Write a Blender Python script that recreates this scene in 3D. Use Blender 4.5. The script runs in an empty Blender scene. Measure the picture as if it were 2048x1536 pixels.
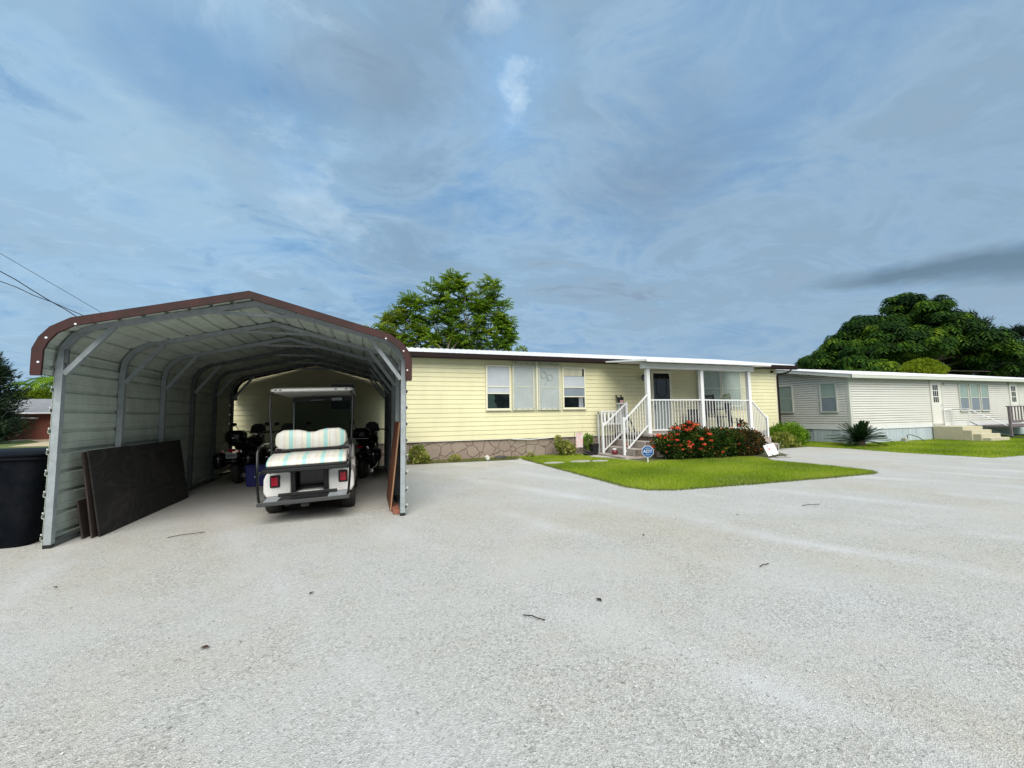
import bpy, math, random
import numpy as np
from mathutils import Vector, Matrix
R=math.radians
random.seed(7); rng=np.random.default_rng(7)
S=bpy.context.scene; COL=S.collection
# ------------------------------------------------------------------ helpers
class MB:
    def __init__(s): s.v=[]; s.f=[]; s.sm=False
    def add(s,vs,fs):
        o=len(s.v); s.v+= [tuple(v) for v in vs]; s.f+=[tuple(i+o for i in f) for f in fs]; return s
    def box(s,a,b,M=None):
        x0,y0,z0=a;x1,y1,z1=b
        vs=[Vector((x,y,z)) for z in(z0,z1) for y in(y0,y1) for x in(x0,x1)]
        if M is not None: vs=[M@v for v in vs]
        return s.add(vs,[(0,2,3,1),(4,5,7,6),(0,1,5,4),(2,6,7,3),(0,4,6,2),(1,3,7,5)])
    def rbox(s,a,b,r=.01,M=None):           # box with chamfered vertical and horizontal edges
        a=Vector(a);b=Vector(b);c=(a+b)/2;h=(b-a)/2; r=min(r,h.x*.9,h.y*.9,h.z*.9)
        vs=[];idx={}
        for ax in range(3):
            for sx in(-1,1):
                for sy in(-1,1):
                    for sz in(-1,1):
                        q=[h.x-r,h.y-r,h.z-r]; q[ax]+=r
                        v=Vector((sx*q[0],sy*q[1],sz*q[2]))+c
                        idx[(ax,sx,sy,sz)]=len(vs); vs.append(M@v if M is not None else v)
        fs=[]
        for ax in range(3):
            o=[i for i in range(3) if i!=ax]
            for sg in(-1,1):
                L=[]
                for (u,w) in((-1,-1),(1,-1),(1,1),(-1,1)):
                    k=[0,0,0];k[ax]=sg;k[o[0]]=u;k[o[1]]=w; L.append(idx[(ax,*k)])
                fs.append(L)
        for a1,a2 in((0,1),(0,2),(1,2)):
            a3=3-a1-a2
            for u in(-1,1):
                for w in(-1,1):
                    L=[]
                    for ax,t in((a1,-1),(a2,-1),(a2,1),(a1,1)):
                        k=[0,0,0];k[a1]=u;k[a2]=w;k[a3]=t;L.append(idx[(ax,*k)])
                    fs.append(L)
        for sx in(-1,1):
            for sy in(-1,1):
                for sz in(-1,1): fs.append([idx[(ax,sx,sy,sz)] for ax in range(3)])
        return s.add(vs,fs)
    def tube(s,pts,r,n=8,cap=True,r2=None):
        pts=[Vector(p) for p in pts]; rings=[]; m=len(pts)
        up=None; o=len(s.v)
        for i,p in enumerate(pts):
            d=(pts[min(i+1,m-1)]-pts[max(i-1,0)]).normalized()
            if up is None: up=Vector((0,0,1)) if abs(d.z)<.9 else Vector((1,0,0))
            x=d.cross(up); 
            if x.length<1e-4: x=d.cross(Vector((0,1,0)))
            x.normalize(); u=x.cross(d).normalized(); up=u
            rr=r if r2 is None else r+(r2-r)*i/(m-1)
            for k in range(n):
                a=2*math.pi*(k+.5)/n; s.v.append(tuple(p+x*rr*math.cos(a)+u*rr*math.sin(a)))
        for i in range(m-1):
            for k in range(n):
                k2=(k+1)%n; s.f.append((o+i*n+k,o+i*n+k2,o+(i+1)*n+k2,o+(i+1)*n+k))
        if cap:
            s.f.append(tuple(o+k for k in range(n))[::-1]); s.f.append(tuple(o+(m-1)*n+k for k in range(n)))
        return s
    def sq(s,pts,w): return s.tube(pts,w*.7071,4)
    def prism(s,poly,a,b,ax='y',M=None):     # 2-D polygon extruded along an axis
        n=len(poly)
        def P(p,t):
            v=Vector({'y':(p[0],t,p[1]),'x':(t,p[0],p[1]),'z':(p[0],p[1],t)}[ax]); return M@v if M is not None else v
        vs=[P(p,a) for p in poly]+[P(p,b) for p in poly]
        return s.add(vs,[tuple(range(n)),tuple(range(2*n-1,n-1,-1))]+[(i,i+n,(i+1)%n+n,(i+1)%n) for i in range(n)])
    def lathe(s,prof,c=(0,0,0),n=24,ax='z',M=None):
        o=len(s.v); c=Vector(c)
        for (r,h) in prof:
            for k in range(n):
                a=2*math.pi*k/n; x,y=r*math.cos(a),r*math.sin(a)
                v={'z':(x,y,h),'x':(h,x,y),'y':(x,h,y)}[ax]; v=Vector(v)+c
                s.v.append(tuple(M@v if M is not None else v))
        for i in range(len(prof)-1):
            for k in range(n):
                k2=(k+1)%n; s.f.append((o+i*n+k,o+i*n+k2,o+(i+1)*n+k2,o+(i+1)*n+k))
        return s
    def ell(s,c,r,n=16,m=10,M=None):
        prof=[(max(1e-4,math.sin(math.pi*i/m)),-math.cos(math.pi*i/m)) for i in range(m+1)]
        o=len(s.v)
        for (rr,h) in prof:
            for k in range(n):
                a=2*math.pi*k/n; v=Vector((c[0]+r[0]*rr*math.cos(a),c[1]+r[1]*rr*math.sin(a),c[2]+r[2]*h))
                s.v.append(tuple(M@v if M is not None else v))
        for i in range(m):
            for k in range(n):
                k2=(k+1)%n; s.f.append((o+i*n+k,o+i*n+k2,o+(i+1)*n+k2,o+(i+1)*n+k))
        return s
    def build(s,name,mat,parent=None,smooth=None,bevel=0,loc=None):
        me=bpy.data.meshes.new(name); me.from_pydata(s.v,[],s.f); me.validate(); me.update()
        import bmesh
        bm=bmesh.new(); bm.from_mesh(me); bmesh.ops.recalc_face_normals(bm,faces=bm.faces); bm.to_mesh(me); bm.free()
        return link(name,me,mat,parent,smooth,bevel,loc)
def link(name,me,mat,parent=None,smooth=None,bevel=0,loc=None):
    me.materials.append(mat)
    o=bpy.data.objects.new(name,me); COL.objects.link(o)
    if parent is not None: o.parent=parent
    if loc is not None: o.location=loc
    if smooth is not None:
        me.shade_smooth() if smooth>=180 else me.set_sharp_from_angle(angle=R(smooth)) if False else None
        me.polygons.foreach_set('use_smooth',[True]*len(me.polygons))
        if smooth<180: me.set_sharp_from_angle(angle=R(smooth))
    if bevel:
        b=o.modifiers.new('b','BEVEL'); b.width=bevel; b.segments=2; b.limit_method='ANGLE'
    return o
def quads(name,V,mat,parent=None,tint=None):
    """V: (N,4,3) array -> one mesh of separate quads with a per-face 'tint'"""
    V=np.asarray(V,dtype=np.float32); N=len(V); me=bpy.data.meshes.new(name)
    me.vertices.add(N*4); me.vertices.foreach_set('co',V.reshape(-1))
    me.loops.add(N*4); me.loops.foreach_set('vertex_index',np.arange(N*4,dtype=np.int32))
    me.polygons.add(N); me.polygons.foreach_set('loop_start',np.arange(0,N*4,4,dtype=np.int32))
    me.update(calc_edges=True)
    at=me.attributes.new('tint','FLOAT','FACE')
    at.data.foreach_set('value',np.asarray(tint if tint is not None else rng.random(N),dtype=np.float32))
    return link(name,me,mat,parent)
def tag(o,label=None,cat=None,group=None,kind=None):
    for k,v in(('label',label),('category',cat),('group',group),('kind',kind)):
        if v: o[k]=v
    return o
def thing(name,loc,label,cat,group=None,rz=0):
    o=bpy.data.objects.new(name,None); COL.objects.link(o); o.location=loc; o.rotation_euler=(0,0,rz); o.empty_display_size=.2
    return tag(o,label,cat,group)
def at(pos,rx=0,ry=0,rz=0):
    from mathutils import Euler
    return Matrix.Translation(pos)@Euler((rx,ry,rz)).to_matrix().to_4x4()
# ------------------------------------------------------------------ materials
def new(name):
    m=bpy.data.materials.new(name); m.use_nodes=True; nt=m.node_tree; nt.nodes.clear()
    o=nt.nodes.new('ShaderNodeOutputMaterial'); b=nt.nodes.new('ShaderNodeBsdfPrincipled'); nt.links.new(b.outputs[0],o.inputs[0])
    return m,nt,b,o
def N(nt,t,**k):
    n=nt.nodes.new(t)
    for a,v in k.items():
        if a.startswith('i_'): n.inputs[a[2:].replace('_',' ')].default_value=v
        else: setattr(n,a,v)
    return n
def ramp(nt,fac,stops,interp='LINEAR'):
    r=nt.nodes.new('ShaderNodeValToRGB'); r.color_ramp.interpolation=interp; e=r.color_ramp.elements
    while len(e)<len(stops): e.new(.5)
    for i,(p,c) in enumerate(stops): e[i].position=p; e[i].color=(*c,1) if len(c)==3 else c
    nt.links.new(fac,r.inputs[0]); return r.outputs[0]
def mixc(nt,a,b,fac,mode='MIX'):
    m=nt.nodes.new('ShaderNodeMix'); m.data_type='RGBA'; m.blend_type=mode
    for s_,v in((6,a),(7,b)):
        if isinstance(v,(tuple,list)): m.inputs[s_].default_value=(*v,1)
        else: nt.links.new(v,m.inputs[s_])
    if isinstance(fac,(int,float)): m.inputs[0].default_value=fac
    else: nt.links.new(fac,m.inputs[0])
    return m.outputs[2]
def coord(nt,scale=(1,1,1),kind='Object',rot=(0,0,0)):
    if kind=='World': src=N(nt,'ShaderNodeNewGeometry').outputs['Position']
    else: src=N(nt,'ShaderNodeTexCoord').outputs[kind]
    mp=N(nt,'ShaderNodeMapping'); mp.inputs['Scale'].default_value=scale; mp.inputs['Rotation'].default_value=rot
    nt.links.new(src,mp.inputs[0]); return mp.outputs[0]
def noise(nt,vec,scale,detail=4,rough=.55,dist=0):
    n=N(nt,'ShaderNodeTexNoise'); n.inputs['Scale'].default_value=scale; n.inputs['Detail'].default_value=detail
    n.inputs['Roughness'].default_value=rough; n.inputs['Distortion'].default_value=dist
    nt.links.new(vec,n.inputs['Vector']); return n.outputs['Fac']
def bump(nt,b,h,strength=.3,dist=.01):
    n=N(nt,'ShaderNodeBump'); n.inputs['Strength'].default_value=strength; n.inputs['Distance'].default_value=dist
    nt.links.new(h,n.inputs['Height']); nt.links.new(n.outputs[0],b.inputs['Normal']); return n
def paint(name,col,rough=.5,dirt=.12,metal=0,scale=3,bumps=0,dirtcol=None,spec=.5):
    m,nt,b,o=new(name); v=coord(nt,kind='World')
    n1=noise(nt,v,scale,6,.65); dc=dirtcol or tuple(c*.45 for c in col)
    n2=noise(nt,coord(nt,(1,1,.25),kind='World'),scale*5,4,.6)
    f=ramp(nt,n1,[(.38,(0,0,0)),(.75,(dirt*2,)*3)]); c=mixc(nt,col,dc,f)
    f2=ramp(nt,n2,[(.45,(0,0,0)),(.8,(dirt,)*3)]); c=mixc(nt,c,dc,f2)
    nt.links.new(c,b.inputs['Base Color']); b.inputs['Roughness'].default_value=rough; b.inputs['Metallic'].default_value=metal
    b.inputs['Specular IOR Level'].default_value=spec
    nt.links.new(ramp(nt,n1,[(.3,(rough*.85,)*3),(.7,(min(1,rough*1.2),)*3)]),b.inputs['Roughness'])
    if bumps: bump(nt,b,noise(nt,v,60,4),bumps,.004)
    return m
def leafmat(name,stops,trans=.25,rough=.7):
    m,nt,b,o=new(name); a=N(nt,'ShaderNodeAttribute',attribute_name='tint')
    c=ramp(nt,a.outputs['Fac'],stops); nt.links.new(c,b.inputs['Base Color']); b.inputs['Roughness'].default_value=rough
    b.inputs['Specular IOR Level'].default_value=.12
    t=N(nt,'ShaderNodeBsdfTranslucent'); nt.links.new(c,t.inputs[0]); mx=N(nt,'ShaderNodeMixShader'); mx.inputs[0].default_value=trans
    nt.links.new(b.outputs[0],mx.inputs[1]); nt.links.new(t.outputs[0],mx.inputs[2]); nt.links.new(mx.outputs[0],o.inputs[0]); return m
M={}
M['yellow']=paint('yellow_siding',(.81,.775,.49),.45,.12,scale=.7)
M['cream']=paint('cream_trim',(.80,.78,.60),.45,.08)
M['nbwall']=paint('ivory_siding',(.74,.74,.68),.5,.08,scale=.8)
M['nbtrim']=paint('ivory_trim',(.60,.63,.56),.5,.08)
M['white']=paint('white_paint',(.80,.82,.82),.4,.06)
M['roofwhite']=paint('white_roof_metal',(.92,.92,.93),.4,.05,scale=1)
M['brown']=paint('brown_gutter',(.016,.008,.007),.55,.1,spec=.2)
M['trimbrown']=paint('brown_trim',(.062,.024,.023),.65,.4,scale=4,dirtcol=(.025,.025,.022),spec=.25)
M['panel']=paint('carport_sheet',(.58,.66,.58),.5,.2,scale=2.5,dirtcol=(.22,.22,.16))
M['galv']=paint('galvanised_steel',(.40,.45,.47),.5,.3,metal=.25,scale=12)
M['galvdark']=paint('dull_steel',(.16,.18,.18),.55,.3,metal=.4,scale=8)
M['black']=paint('black_plastic',(.012,.012,.014),.4,.1)
M['blackgloss']=paint('black_gloss',(.006,.006,.007),.15,.05)
M['rubber']=paint('tyre_rubber',(.016,.017,.017),.8,.3,bumps=.3,dirtcol=(.05,.048,.04))
M['chrome']=paint('chrome',(.75,.76,.78),.12,.05,metal=1)
M['concrete']=paint('step_concrete',(.42,.37,.33),.85,.3,bumps=.4,scale=4)
M['tan']=paint('tan_masonry',(.55,.51,.36),.8,.12,bumps=.2)
M['cartwhite']=paint('cart_white',(.88,.88,.86),.3,.05,scale=6)
M['navy']=paint('bin_plastic',(.0028,.0045,.008),.6,.15,scale=5,dirtcol=(.03,.03,.03),spec=.06)
M['blue']=paint('blue_plastic',(.01,.015,.16),.4,.05)
M['plywood']=None
M['deckwood']=paint('weathered_wood',(.20,.17,.18),.85,.4,scale=6)
M['brickblock']=paint('terracotta',(.33,.13,.08),.85,.2,bumps=.4,scale=12)
M['blackwood']=paint('black_wood',(.012,.011,.011),.35,.1)
M['greenplastic']=paint('green_plastic',(.012,.04,.032),.4,.1)
M['bark']=paint('bark',(.20,.17,.13),.9,.4,bumps=.8,scale=8)
M['rope']=paint('hose_rubber',(.06,.10,.08),.6,.1)
M['pink']=paint('pink_print',(.75,.32,.33),.7,.2,scale=25,dirtcol=(.8,.75,.72))
M['cloth']=paint('printed_cloth',(.72,.71,.70),.8,.35,scale=9,dirtcol=(.75,.16,.20))
M['redjar']=paint('red_glass',(.16,.025,.03),.15,.05)
M['signblue']=paint('sign_blue',(.012,.10,.32),.35,.05)
M['signwhite']=paint('sign_white',(.82,.84,.86),.4,.03)
M['darkgrey']=paint('dark_grey',(.05,.055,.055),.5,.2)
M['redlamp']=paint('red_lens',(.45,.006,.03),.12,.05)
M['stonegrey']=paint('stepping_stone',(.42,.42,.36),.9,.3,bumps=.5,scale=5)
M['greyshingle']=paint('grey_roofing',(.24,.25,.26),.85,.2,scale=3)
def mat_glass(name,col,rough=.05,spec=.6):
    m,nt,b,o=new(name); v=coord(nt,kind='World'); c=mixc(nt,col,tuple(x*.7 for x in col),noise(nt,v,2.2,3))
    nt.links.new(c,b.inputs['Base Color']); b.inputs['Roughness'].default_value=rough; b.inputs['Specular IOR Level'].default_value=spec; return m
M['shade']=mat_glass('window_shade',(.56,.61,.66),.25,.4)
M['glassgreen']=mat_glass('green_glass',(.36,.47,.42),.12,.5)
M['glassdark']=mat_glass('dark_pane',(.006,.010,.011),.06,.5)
M['glassgrey']=mat_glass('screened_pane',(.26,.31,.36),.2,.4)
M['frost']=mat_glass('door_panel',(.40,.47,.46),.35,.4)
def mat_film():
    m,nt,b,o=new('storm_film'); v=coord(nt,kind='World')
    b.inputs['Base Color'].default_value=(.60,.68,.62,1); b.inputs['Roughness'].default_value=.35
    t=N(nt,'ShaderNodeBsdfTransparent'); mx=N(nt,'ShaderNodeMixShader')
    nt.links.new(ramp(nt,noise(nt,v,3,4),[(.3,(.12,)*3),(.7,(.24,)*3)]),mx.inputs[0])
    nt.links.new(b.outputs[0],mx.inputs[2]); nt.links.new(t.outputs[0],mx.inputs[1]); nt.links.new(mx.outputs[0],o.inputs[0]); return m
M['film']=mat_film()
def mat_windshield():
    m,nt,b,o=new('tinted_glass'); b.inputs['Base Color'].default_value=(.03,.04,.04,1); b.inputs['Roughness'].default_value=.08
    t=N(nt,'ShaderNodeBsdfTransparent'); t.inputs[0].default_value=(.62,.68,.68,1); mx=N(nt,'ShaderNodeMixShader'); mx.inputs[0].default_value=.10
    nt.links.new(b.outputs[0],mx.inputs[2]); nt.links.new(t.outputs[0],mx.inputs[1]); nt.links.new(mx.outputs[0],o.inputs[0]); return m
M['tint']=mat_windshield()
def mat_ply():
    m,nt,b,o=new('old_plywood'); n0=noise(nt,coord(nt,(1,.55,1.5)),1.5,1.5,.4,.6)
    a_=N(nt,'ShaderNodeMath',operation='MULTIPLY'); a_.inputs[1].default_value=26; nt.links.new(n0,a_.inputs[0])
    w=N(nt,'ShaderNodeMath',operation='PINGPONG'); w.inputs[1].default_value=1; nt.links.new(a_.outputs[0],w.inputs[0])
    n1=noise(nt,coord(nt),2.2,5,.6); n2=noise(nt,coord(nt,(1,2.5,.8)),7,3)
    c=ramp(nt,w.outputs[0],[(0,(.006,.006,.006)),(.7,(.014,.013,.013)),(1,(.032,.030,.029))])
    c=mixc(nt,c,(.012,.010,.010),ramp(nt,noise(nt,coord(nt),5,4),[(.35,(.8,.8,.8)),(.6,(0,0,0))]))
    c=mixc(nt,c,(.060,.050,.043),ramp(nt,n1,[(.52,(0,0,0)),(.8,(.5,.5,.5))]))
    c=mixc(nt,c,(.45,.44,.40),ramp(nt,n2,[(.735,(0,0,0)),(.75,(.8,.8,.8))]))
    nt.links.new(c,b.inputs['Base Color']); b.inputs['Roughness'].default_value=.8; bump(nt,b,w.outputs[0],.25,.002); return m
M['plywood']=mat_ply()
def mat_wood(name,c1,c2,sc=(6,.8,6)):
    m,nt,b,o=new(name); n1=noise(nt,coord(nt,sc),3,5,.6,1.5); c=ramp(nt,n1,[(.3,c1),(.7,c2)])
    nt.links.new(c,b.inputs['Base Color']); b.inputs['Roughness'].default_value=.6; bump(nt,b,n1,.2,.003); return m
M['redwood']=mat_wood('brown_board',(.10,.028,.014),(.22,.075,.035),(8,1,.8))
M['edgewood']=mat_wood('board_edge',(.30,.16,.08),(.42,.25,.14),(20,20,2))
M['plyedge']=mat_wood('ply_edge',(.012,.009,.008),(.07,.050,.042),(14,14,2))
def mat_stone(name,base,alt,mortar,scale=2.6):
    m,nt,b,o=new(name); v=coord(nt,kind='World'); n=N(nt,'ShaderNodeTexNoise'); n.inputs['Scale'].default_value=2.2; n.inputs['Detail'].default_value=2
    nt.links.new(v,n.inputs['Vector']); d=N(nt,'ShaderNodeVectorMath',operation='MULTIPLY_ADD'); d.inputs[1].default_value=(.30,.30,.30)
    nt.links.new(n.outputs['Color'],d.inputs[0]); nt.links.new(v,d.inputs[2])
    e=N(nt,'ShaderNodeTexVoronoi',feature='DISTANCE_TO_EDGE'); e.inputs['Scale'].default_value=scale; nt.links.new(d.outputs[0],e.inputs['Vector'])
    c_=N(nt,'ShaderNodeTexVoronoi'); c_.inputs['Scale'].default_value=scale; nt.links.new(d.outputs[0],c_.inputs['Vector'])
    sep=N(nt,'ShaderNodeSeparateColor'); nt.links.new(c_.outputs['Color'],sep.inputs[0])
    c=ramp(nt,sep.outputs[0],[(0,base),(.5,alt),(1,tuple((a+b_)/2*1.1 for a,b_ in zip(base,alt)))])
    c=mixc(nt,c,tuple(x*.6 for x in base),ramp(nt,noise(nt,v,9,5,.7),[(.45,(0,0,0)),(.8,(.7,)*3)]))
    f=ramp(nt,e.outputs['Distance'],[(.008,(1,1,1)),(.035,(0,0,0))]); c=mixc(nt,c,mortar,f)
    nt.links.new(c,b.inputs['Base Color']); b.inputs['Roughness'].default_value=.85
    h=ramp(nt,e.outputs['Distance'],[(0,(0,0,0)),(.06,(1,1,1))]); bump(nt,b,h,.6,.02); return m
M['skirt']=mat_stone('flagstone_skirt',(.33,.28,.215),(.29,.225,.185),(.12,.08,.065),3.1)
M['porchstone']=mat_stone('porch_stone',(.21,.165,.13),(.17,.135,.115),(.07,.055,.05),1.9)
def mat_brick():
    m,nt,b,o=new('red_brick'); v=coord(nt,kind='World',rot=(R(90),0,0)); k=N(nt,'ShaderNodeTexBrick'); k.inputs['Scale'].default_value=5
    k.inputs['Color1'].default_value=(.26,.06,.035,1); k.inputs['Color2'].default_value=(.18,.04,.03,1); k.inputs['Mortar'].default_value=(.3,.25,.2,1)
    k.inputs['Mortar Size'].default_value=.012; nt.links.new(v,k.inputs['Vector']); nt.links.new(k.outputs[0],b.inputs['Base Color']); b.inputs['Roughness'].default_value=.9; return m
M['brick']=mat_brick()
def mat_skirtmetal():
    m,nt,b,o=new('pale_blue_skirt'); n1=noise(nt,coord(nt,(3,3,.25),kind='World'),2,6,.65); c=ramp(nt,n1,[(.3,(.34,.42,.47)),(.7,(.62,.70,.72))])
    nt.links.new(c,b.inputs['Base Color']); b.inputs['Roughness'].default_value=.6; return m
M['nbskirt']=mat_skirtmetal()
def mat_stripe():
    m,nt,b,o=new('striped_vinyl'); v=coord(nt); sp=N(nt,'ShaderNodeSeparateXYZ'); nt.links.new(v,sp.inputs[0])
    a=N(nt,'ShaderNodeMath',operation='MULTIPLY_ADD'); a.inputs[1].default_value=1/.232; a.inputs[2].default_value=.30; nt.links.new(sp.outputs[0],a.inputs[0])
    f=N(nt,'ShaderNodeMath',operation='FRACT'); nt.links.new(a.outputs[0],f.inputs[0])
    W=(.74,.74,.70);T=(.70,.66,.60);A=(.38,.66,.64);Yl=(.73,.73,.62)
    c=ramp(nt,f.outputs[0],[(0,A),(.24,Yl),(.30,T),(.42,W),(.68,T),(.80,Yl)],'CONSTANT')
    c=mixc(nt,c,(.5,.48,.42),ramp(nt,noise(nt,v,14,5),[(.5,(0,0,0)),(.8,(.4,)*3)]))
    nt.links.new(c,b.inputs['Base Color']); b.inputs['Roughness'].default_value=.45; return m
M['stripe']=mat_stripe()
def mat_gravel():
    m,nt,b,o=new('crushed_shell'); v=coord(nt,kind='World')
    big=noise(nt,v,.35,5,.6,.4); mid=noise(nt,v,1.7,5,.65)
    vo=N(nt,'ShaderNodeTexVoronoi'); vo.inputs['Scale'].default_value=105; nt.links.new(v,vo.inputs['Vector'])
    vo2=N(nt,'ShaderNodeTexVoronoi'); vo2.inputs['Scale'].default_value=170; nt.links.new(v,vo2.inputs['Vector'])
    sep=N(nt,'ShaderNodeSeparateColor'); nt.links.new(vo.outputs['Color'],sep.inputs[0])
    c=ramp(nt,big,[(.3,(.49,.47,.40)),(.5,(.51,.51,.48)),(.7,(.515,.525,.51))])
    c=mixc(nt,c,(.49,.44,.36),ramp(nt,mid,[(.55,(0,0,0)),(.8,(.5,)*3)]))
    st=ramp(nt,sep.outputs[0],[(0,(.52,.52,.50)),(.2,(.74,.74,.73)),(.5,(.90,.90,.90)),(.85,(1.0,1.0,1.0)),(.96,(1.22,1.22,1.22))])
    c2=mixc(nt,c,st,1,'MULTIPLY')
    # loose fine dust patches show fewer stones; faint tyre tracks of pale dust
    dust=ramp(nt,noise(nt,v,.9,6,.7,.8),[(.38,(0,0,0)),(.66,(.7,.7,.7))]); c3=mixc(nt,c2,c,dust)
    sp=N(nt,'ShaderNodeSeparateXYZ'); nt.links.new(v,sp.inputs[0])
    tr=N(nt,'ShaderNodeMath',operation='MULTIPLY_ADD'); tr.inputs[1].default_value=.42; nt.links.new(sp.outputs[1],tr.inputs[0]); nt.links.new(sp.outputs[0],tr.inputs[2])
    wv=N(nt,'ShaderNodeMath',operation='MULTIPLY_ADD'); wv.inputs[1].default_value=1.4; nt.links.new(noise(nt,v,.25,2),wv.inputs[0]); nt.links.new(tr.outputs[0],wv.inputs[2])
    pp=N(nt,'ShaderNodeMath',operation='PINGPONG'); pp.inputs[1].default_value=.8; nt.links.new(wv.outputs[0],pp.inputs[0])
    tf=ramp(nt,pp.outputs[0],[(0,(.6,)*3),(.30,(0,0,0))]); tf2=mixc(nt,(0,0,0),tf,ramp(nt,noise(nt,v,.5,4,.6),[(.42,(0,0,0)),(.66,(1,1,1))]))
    c4=mixc(nt,c3,(.62,.63,.64),tf2)
    c4=mixc(nt,c4,(.36,.345,.29),ramp(nt,noise(nt,v,.6,7,.72,.5),[(.56,(0,0,0)),(.78,(.55,.55,.55))]))
    c4=mixc(nt,c4,(.26,.25,.22),ramp(nt,noise(nt,v,6.5,5,.7),[(.66,(0,0,0)),(.78,(.6,.6,.6))]))
    nt.links.new(c4,b.inputs['Base Color']); b.inputs['Roughness'].default_value=.9; b.inputs['Specular IOR Level'].default_value=.3
    ad=N(nt,'ShaderNodeMath',operation='MULTIPLY_ADD'); ad.inputs[1].default_value=.6
    nt.links.new(vo.outputs['Distance'],ad.inputs[0]); nt.links.new(vo2.outputs['Distance'],ad.inputs[2])
    bump(nt,b,ad.outputs[0],.5,.010); return m
M['gravel']=mat_gravel()
def mat_two(name,c1,c2,sc=1.2,rough=.95,c3=None):
    m,nt,b,o=new(name); v=coord(nt,kind='World'); c=ramp(nt,noise(nt,v,sc,6,.65),[(.35,c1),(.65,c2)])
    if c3: c=mixc(nt,c,c3,ramp(nt,noise(nt,v,sc*9,4),[(.55,(0,0,0)),(.75,(.7,)*3)]))
    nt.links.new(c,b.inputs['Base Color']); b.inputs['Roughness'].default_value=rough; bump(nt,b,noise(nt,v,40,5),.5,.02); return m
M['farland']=mat_two('far_grass_land',(.07,.11,.02),(.12,.15,.035),.3)
M['turf']=mat_two('turf_soil',(.13,.23,.012),(.18,.29,.015),1.1,c3=(.08,.14,.01))
M['nbturf']=mat_two('turf_soil_far',(.13,.21,.012),(.18,.26,.02),.8,c3=(.08,.13,.01))
M['dirt']=mat_two('damp_soil',(.07,.06,.045),(.12,.13,.05),3,c3=(.06,.10,.015))
M['drive']=mat_two('pale_drive',(.45,.36,.22),(.52,.43,.28),.6)
M['grass']=leafmat('grass_blade',[(0,(.12,.19,.018)),(.45,(.24,.35,.022)),(.8,(.37,.48,.035)),(.95,(.44,.47,.09)),(1,(.48,.44,.22))],.3)
M['grassedge']=leafmat('dry_grass',[(0,(.10,.15,.03)),(1,(.26,.25,.10))],.2)
M['leafA']=leafmat('compound_leaf',[(0,(.04,.11,.010)),(.45,(.15,.27,.016)),(.85,(.30,.40,.025)),(1,(.44,.46,.05))],.3)
M['leafAy']=leafmat('yellow_compound_leaf',[(0,(.08,.16,.02)),(.6,(.22,.30,.03)),(1,(.40,.40,.06))],.35)
M['leafB']=leafmat('dark_umbrella_leaf',[(0,(.008,.028,.005)),(.45,(.03,.080,.008)),(.75,(.10,.18,.010)),(1,(.24,.31,.018))],.2)
M['leafC']=leafmat('needle_leaf',[(0,(.010,.022,.014)),(1,(.035,.06,.030))],.15)
M['leafY']=leafmat('bright_leaf',[(0,(.10,.17,.008)),(1,(.26,.32,.015))],.25)
M['leafS']=leafmat('shrub_leaf',[(0,(.05,.13,.012)),(.6,(.17,.32,.02)),(1,(.32,.50,.04))],.3)
M['leafV']=leafmat('variegated_leaf',[(0,(.06,.12,.02)),(.45,(.22,.27,.04)),(1,(.55,.52,.16))],.3)
M['leafI']=leafmat('ixora_leaf',[(0,(.006,.020,.005)),(.5,(.025,.06,.010)),(.85,(.07,.12,.014)),(1,(.26,.17,.03))],.15,.35)
M['leafM']=leafmat('bronze_leaf',[(0,(.010,.016,.005)),(.5,(.045,.045,.012)),(.85,(.12,.075,.02)),(1,(.26,.09,.03))],.15,.5)
M['flower']=leafmat('red_petal',[(0,(.50,.02,.02)),(.4,(.74,.06,.03)),(.75,(.82,.15,.06)),(1,(.85,.34,.14))],.2)
M['leafP']=leafmat('cycad_leaf',[(0,(.008,.025,.010)),(1,(.03,.07,.018))],.1,.35)
M['leafG']=leafmat('agave_leaf',[(0,(.09,.16,.04)),(.6,(.17,.24,.07)),(1,(.38,.42,.22))],.15)
M['litter']=leafmat('dead_leaf',[(0,(.02,.012,.008)),(1,(.09,.05,.03))],.1)
M['pebble']=leafmat('shell_bit',[(0,(.24,.23,.21)),(.5,(.46,.45,.42)),(1,(.64,.64,.61))],0,.8)
# ------------------------------------------------------------------ camera
H=1.35
cam=bpy.data.cameras.new('camera'); co=bpy.data.objects.new('camera',cam); COL.objects.link(co); S.camera=co
cam.sensor_width=36; cam.lens=815/2048*36; cam.clip_start=.05; cam.clip_end=3000
yaw,pit,rol=.339,.0768,-.0147
cp,sp_=math.cos(pit),math.sin(pit); fwd=Vector((math.sin(yaw)*cp,math.cos(yaw)*cp,sp_)); rt=Vector((math.cos(yaw),-math.sin(yaw),0)); up=rt.cross(fwd)
r2=math.cos(rol)*rt+math.sin(rol)*up; u2=-math.sin(rol)*rt+math.cos(rol)*up
Mx=Matrix((r2,u2,-fwd)).transposed().to_4x4(); Mx.translation=(0,0,H); co.matrix_world=Mx
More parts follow.
